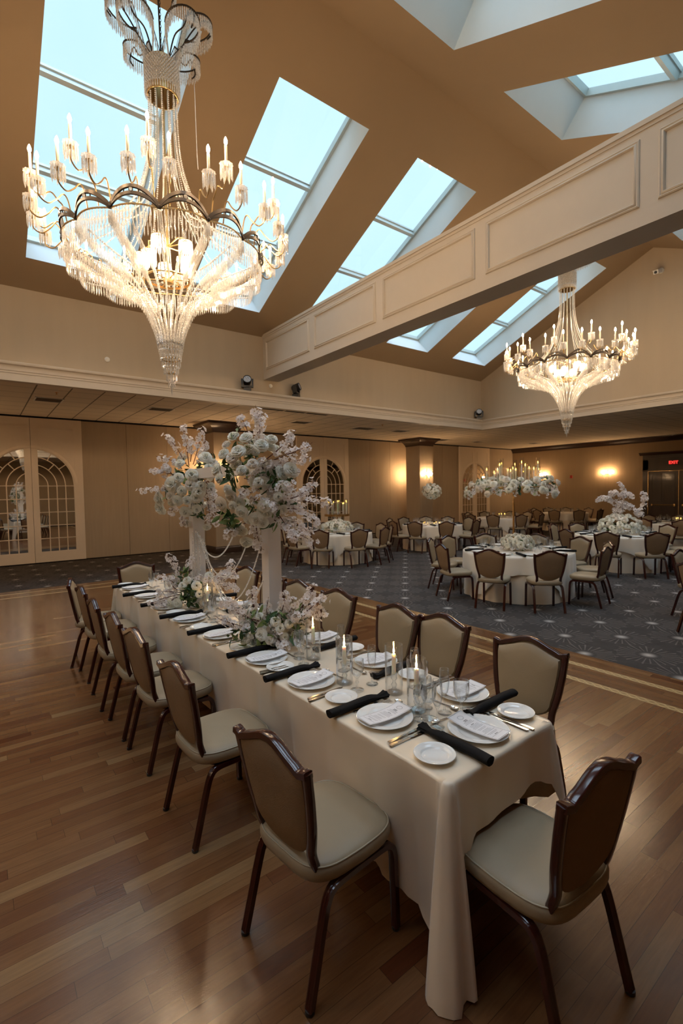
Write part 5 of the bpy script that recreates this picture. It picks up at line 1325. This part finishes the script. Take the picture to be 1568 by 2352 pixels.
# ------------------------------------------------------------------ wall sconces
SC0 = None
def sconce(loc, rz, label):
    global SC0
    if SC0 is not None: return dup(SC0, loc, rz, label)
    t = thing('wall_sconce', label, 'wall lamp', loc, rz, 'candle sconces'); SC0 = t
    mb = MB(); mb.lathe([(0, 0), (.06, 0), (.055, .015), (.02, .03), (0, .03)], 16, M=Matrix.Rotation(-pi/2, 4, 'X')); mb.tube([(0, .01, -.24), (0, .015, .22)], .010, 6); mb.tube([(0, .02, .20), (0, .03, .26), (.0, .025, .30)], .007, 5)
    part('backplate', mb.mesh('backplate', M_['gold'], 40), t)
    for i in range(5):
        a = radians(-80+40*i); x, y = .21*sin(a), .03+.20*cos(a)
        mb = MB(); mb.tube(spline([(0, .03, -.05), (x*.4, .03+(y-.03)*.4, -.15), (x*.8, .03+(y-.03)*.8, -.15), (x, y, -.07)], 5), .006, 6); mb.lathe([(.005, -.01), (.032, .0), (.034, .006), (.005, .002)], 12, c=(x, y, -.06))
        A = part('arm', mb.mesh('arm', M_['gold'], 40), t)
        mb = MB(); mb.lathe([(0, 0), (.011, 0), (.011, .085), (0, .085)], 8, c=(x, y, -.055)); part('candle_sleeve', mb.mesh('candle_sleeve', M_['ivory'], 40), A)
        mb = MB(); mb.lathe([(0, .0), (.011, .008), (.017, .028), (.014, .046), (.005, .066), (0, .074)], 8, c=(x, y, .03)); part('bulb', mb.mesh('bulb', M_['sconcebulb'], 0), A)
        mb = MB()
        for k in range(7): b = 2*pi*k/7; drop_geo(mb, (x+.03*cos(b), y+.03*sin(b), -.06), .075, .006)
        o = part('crystal_drops', mb.mesh('crystal_drops', M_['crystal'], 0), A); o['kind'] = 'stuff'
    mb = MB()
    for k in range(14): a = radians(-85+170*k/13); drop_geo(mb, (.12*sin(a), .03+.12*cos(a), -.14), .10, .006)
    o = part('crystal_swag', mb.mesh('crystal_swag', M_['crystal'], 0), t); o['kind'] = 'stuff'
    return t
SZ = 2.47
for (px_, py_), nm in (((-13.92, 5.80), 'behind the tall stand flowers'), ((-14.0, 14.85), 'behind the white flower ball'), ((-13.92, -3.20), 'beyond view, added for light')):  # last pillar's sconces are unseen, added to brighten doors and dropped ceiling
    sconce((px_, py_+.4, SZ), -pi/2, 'lit crystal sconce on the room-facing side of the pillar %s' % nm)
    sconce((px_-.8, py_+.4, SZ), pi/2, 'lit crystal sconce on the door-facing side of the pillar %s' % nm)
sconce((-10.43, Y1, SZ), pi, 'lit crystal sconce on the tan wall, closer to the EXIT doors')
sconce((-13.70, Y1, SZ), pi, 'lit crystal sconce on the tan wall, closer to the room corner')
# ------------------------------------------------------------------ small fittings
MH0 = None
def moving_head(x, y, rz, label, tilt):
    global MH0
    if MH0 is not None: return dup(MH0, (x, y, 4.324), rz, label)
    t = thing('moving_head_light', label, 'stage light', (x, y, 4.324), rz, 'stage lights on the cornice'); MH0 = t
    mb = MB(); mb.box(-.09, .09, -.08, .08, 0, .075); mb.lathe([(.085, .075), (.07, .10), (0, .10)], 16); part('base', mb.mesh('base', M_['blackplastic'], 30), t)
    mb = MB()
    for s in (-1, 1): mb.prism([(-.055, .10), (.055, .10), (.06, .20), (.035, .30), (-.035, .30), (-.06, .20)], s*.105, s*.145, lambda a, b, d: (d, a, b))
    mb.box(-.145, .145, -.055, .055, .095, .135); part('yoke', mb.mesh('yoke', M_['blackplastic'], 30), t)
    Mx = Matrix.Translation((0, 0, .25)) @ Matrix.Rotation(radians(-72), 4, 'X')
    mb = MB(); mb.lathe([(0, -.12), (.06, -.115), (.088, -.08), (.095, .0), (.098, .085), (.102, .10), (.098, .11), (.088, .105), (.086, .092), (0, .092)], 24, M=Mx); h = part('head', mb.mesh('head', M_['blackplastic'], 35), t)
    mb = MB(); mb.lathe([(0, .094), (.085, .094)], 20, M=Mx)
    for i in range(7):
        a = pi*i/3; r = 0 if i == 6 else .052; c = Mx @ V((r*cos(a), r*sin(a), .094)); mb.lathe([(.024, 0), (.022, .006), (.012, .011), (0, .012)], 10, M=Matrix.Translation(c) @ Matrix.Rotation(radians(-72), 4, 'X'))
    part('lens', mb.mesh('lens', M_['lens'], 40), h)
    return t
moving_head(-10.765, 5.39, radians(-115), 'black moving-head stage light on the cornice before the panelled beam', 0)
moving_head(-10.765, 6.79, radians(-50), 'black moving-head stage light on the cornice just beyond the panelled beam', 0)
moving_head(-10.70, 14.42, radians(-140), 'black moving-head stage light in the far corner of the cornice', 0)
# security camera
t = thing('security_camera', 'small white security camera high on the gable wall', 'camera', (-5.13, TY1, 7.58))
mb = MB(); mb.lathe([(0, 0), (.07, 0), (.07, .03), (0, .03)], 16, M=Matrix.Rotation(pi/2, 4, 'X')); mb.tube([(0, -.03, 0), (0, -.12, -.02)], .022, 8); part('bracket', mb.mesh('bracket', M_['white'], 40), t)
mb = MB(); Mx = Matrix.Translation((-.03, -.15, -.05)) @ Matrix.Rotation(radians(20), 4, 'X'); mb.box(-.06, .06, -.15, .09, -.045, .045, M=Mx); mb.box(-.07, .07, -.18, .09, .045, .055, M=Mx); h = part('body', mb.mesh('body', M_['white'], 30), t)
mb = MB(); mb.lathe([(0, .0), (.036, 0), (.036, .012), (0, .012)], 14, M=Mx @ Matrix.Translation((0, -.15, 0)) @ Matrix.Rotation(pi/2, 4, 'X')); part('lens', mb.mesh('lens', M_['blackplastic'], 40), h)
# EXIT sign
t = thing('exit_sign', 'small red lit EXIT sign on the dark door header', 'sign', (-7.68, Y1-.10, 2.84))
mb = MB(); mb.box(-.17, .17, -.05, 0, -.10, .10); part('housing', mb.mesh('housing', M_['exitface'], 30), t)
fc = bpy.data.curves.new('lettering', 'FONT'); fc.body = 'EXIT'; fc.size = .17; fc.align_x = 'CENTER'; fc.align_y = 'CENTER'; fc.extrude = .003; fc.offset = .004
tmp = bpy.data.objects.new('tmp', fc); COL.objects.link(tmp); bpy.context.view_layer.update()
me = bpy.data.meshes.new_from_object(tmp.evaluated_get(bpy.context.evaluated_depsgraph_get())); bpy.data.objects.remove(tmp); me.name = 'lettering'; me.materials.clear(); me.materials.append(M_['exit'])
part('lettering', me, t, M=Matrix.Translation((0, -.054, 0)) @ Matrix.Rotation(pi/2, 4, 'X'))
# fire alarm pull
mb = MB(); mb.box(-.055, .055, -.04, 0, -.075, .075); mb.box(-.035, .035, -.055, -.04, -.02, .02)
tag(obj('fire_alarm_switch', mb.mesh('fire_alarm', M_['red'], 30), loc=(-12.15, Y1, 2.38)), 'small red fire alarm box on the tan wall', 'fire alarm')
# ceiling vents
def vent(x, y, w, d, label):
    t = thing('ceiling_vent', label, 'vent', (x, y, ZC), 0, 'ceiling vents')
    mb = MB()
    for (a, b, c, e) in ((-w/2, w/2, -d/2, -d/2+.03), (-w/2, w/2, d/2-.03, d/2), (-w/2, -w/2+.03, -d/2, d/2), (w/2-.03, w/2, -d/2, d/2)): mb.box(a, b, c, e, -.012, 0)
    part('frame', mb.mesh('frame', M_['white'], 30), t)
    mb = MB(); mb.box(-w/2+.03, w/2-.03, -d/2+.03, d/2-.03, -.004, -.001)
    for i in range(9): x_ = lerp(-w/2+.05, w/2-.05, i/8); mb.box(x_-.012, x_-.006, -d/2+.03, d/2-.03, -.012, -.003)
    part('grille', mb.mesh('grille', M_['vent'], 30), t)
VD = ['large grey ceiling vent above the arched mirror doors', 'ceiling vent above the plain wall panels beside the first doors', 'ceiling vent between the moving-head lights and the middle doors', 'ceiling vent above the middle arched doors', 'ceiling vent just before the far pillar capital', 'ceiling vent high beyond the far pillar', 'ceiling vent beside the far pillar capital', 'ceiling vent at the room corner by the tan wall']
for (x, y), l, (w, d) in zip(((-12.65, 1.41), (-12.60, 3.87), (-12.74, 8.17), (-12.85, 10.84), (-12.75, 12.47), (-13.86, 18.52), (-14.05, 16.24), (-12.89, 21.63)), VD, ((.5, .56), (.45, .6), (.45, .6), (.5, .8), (.45, .6), (.4, .5), (.45, .6), (.4, .5))): vent(x, y, w, d, l)
for i, (a, b) in enumerate(((6.0, 6.62), (6.68, 7.30), (7.36, 8.05))):
    mb = MB(); mb.box(-11.22, -10.92, a, b, ZC-.006, ZC-.001)
    o = obj('slot_diffuser', mb.mesh('slot_diffuser', M_['black'], 30)); tag(o, 'dark ceiling slot %s along the tray edge below the beam end' % ('closest to the beam', 'in the middle of three', 'last of three')[i], 'vent', 'dark ceiling slots')
# small round sensors on the upper wall and sprinklers
for (y, z, l) in ((2.284, 4.65, 'small white round sensor on the upper wall above the arched doors'), (6.10, 4.56, 'small white round sensor on the upper wall under the beam end')):
    mb = MB(); mb.lathe([(0, 0), (.05, 0), (.05, .015), (.025, .03), (0, .03)], 16, M=Matrix.Rotation(pi/2, 4, 'Y')); tag(obj('wall_sensor', mb.mesh('wall_sensor', M_['white'], 40), loc=(TX0, y, z)), l, 'sensor', 'wall sensors')
for (px_, py_, l) in ((130, 901, 'small brass sprinkler head in the ceiling above the arched mirror doors'), (878, 975, 'small brass sprinkler head in the ceiling before the far pillar')):
    p = on_z(px_, py_, ZC); mb = MB(); mb.lathe([(0, 0), (.035, 0), (.03, -.01), (.012, -.015), (.010, -.04), (.025, -.045), (.025, -.05), (0, -.05)], 14)
    tag(obj('sprinkler', mb.mesh('sprinkler', M_['brass'], 40), loc=p), l, 'sprinkler', 'ceiling sprinklers')
#@@END
# ------------------------------------------------------------------ light, camera, view
w = bpy.data.worlds.new('sky'); S.world = w; w.use_nodes = True
t = w.node_tree; bg = t.nodes['Background']
bg.inputs['Color'].default_value = (.60, .91, 1.0, 1); bg.inputs['Strength'].default_value = 1.0
tc = t.nodes.new('ShaderNodeTexCoord'); no = t.nodes.new('ShaderNodeTexNoise'); no.inputs['Scale'].default_value = 2.2; no.inputs['Detail'].default_value = 5
t.links.new(tc.outputs['Generated'], no.inputs['Vector'])
rp = t.nodes.new('ShaderNodeValToRGB'); rp.color_ramp.elements[0].position = .35; rp.color_ramp.elements[0].color = (.63, .98, 1.15, 1); rp.color_ramp.elements[1].position = .65; rp.color_ramp.elements[1].color = (.74, 1.06, 1.22, 1)
t.links.new(no.outputs['Fac'], rp.inputs[0])
# overcast sky: brighter towards the zenith
sx_ = t.nodes.new('ShaderNodeSeparateXYZ'); t.links.new(tc.outputs['Generated'], sx_.inputs[0])
mr = t.nodes.new('ShaderNodeMapRange'); mr.interpolation_type = 'SMOOTHSTEP'
mr.inputs['From Min'].default_value = .74; mr.inputs['From Max'].default_value = .95; mr.inputs['To Min'].default_value = 1.0; mr.inputs['To Max'].default_value = 5.0
t.links.new(sx_.outputs[2], mr.inputs['Value']); t.links.new(mr.outputs[0], bg.inputs['Strength'])
zc = t.nodes.new('ShaderNodeMix'); zc.data_type = 'RGBA'; zc.inputs['B'].default_value = (.76, .96, 1.18, 1)
mr2 = t.nodes.new('ShaderNodeMapRange'); mr2.inputs['From Min'].default_value = .74; mr2.inputs['From Max'].default_value = .9
t.links.new(sx_.outputs[2], mr2.inputs['Value']); t.links.new(mr2.outputs[0], zc.inputs['Factor']); t.links.new(rp.outputs[0], zc.inputs['A'])
t.links.new(zc.outputs['Result'], bg.inputs['Color'])
for sx in (-1, 1):          # sampling portals in the skylight openings (they guide the sky light, they give none of their own)
    for (ya, yb) in BAYS:
        (xa, xb) = OL if sx < 0 else OR
        dx = DXS if sx < 0 else -DXS
        l = bpy.data.lights.new('sky_portal', 'AREA'); l.shape = 'RECTANGLE'; l.size = hypot(xb-xa, roof(xb)-roof(xa)); l.size_y = yb-ya; l.cycles.is_portal = True
        o = bpy.data.objects.new('sky_portal', l); COL.objects.link(o)
        ex = V((xb-xa, 0, roof(xb)-roof(xa))).normalized(); ey = V((0, 1, 0)); ez = ex.cross(ey)
        if ez.z < 0: ey = -ey; ez = -ez
        m = Matrix((ex, ey, ez)).transposed().to_4x4()
        m.translation = V(((xa+xb)/2+dx, (ya+yb)/2, (roof(xa)+roof(xb))/2+DZS+.08)); o.matrix_basis = m
cam = bpy.data.cameras.new('camera'); co = bpy.data.objects.new('camera', cam); COL.objects.link(co)
m = Matrix((CR, -CD, -CF)).transposed().to_4x4(); m.translation = CO; co.matrix_basis = m
cam.sensor_width = 36; cam.sensor_fit = 'AUTO'; cam.lens = CAMF/2352*36; cam.clip_start = .05; cam.clip_end = 200
cam.dof.use_dof = True; cam.dof.focus_distance = 2.9; cam.dof.aperture_fstop = 3.2
S.camera = co
vs_ = S.view_settings; vs_.view_transform = 'Standard'; vs_.look = 'None'; vs_.gamma = 1; vs_.use_curve_mapping = False; vs_.exposure = 0.0
cy = S.cycles
cy.use_denoising = True; cy.denoiser = 'OPENIMAGEDENOISE'; cy.use_adaptive_sampling = True; cy.adaptive_threshold = .06; cy.time_limit = 840; cy.use_auto_tile = False
cy.max_bounces = 6; cy.diffuse_bounces = 4; cy.glossy_bounces = 3; cy.transmission_bounces = 3; cy.transparent_max_bounces = 12
cy.caustics_reflective = False; cy.caustics_refractive = False; cy.sample_clamp_indirect = 10; cy.sample_clamp_direct = 0; cy.use_light_tree = True; cy.blur_glossy = .5
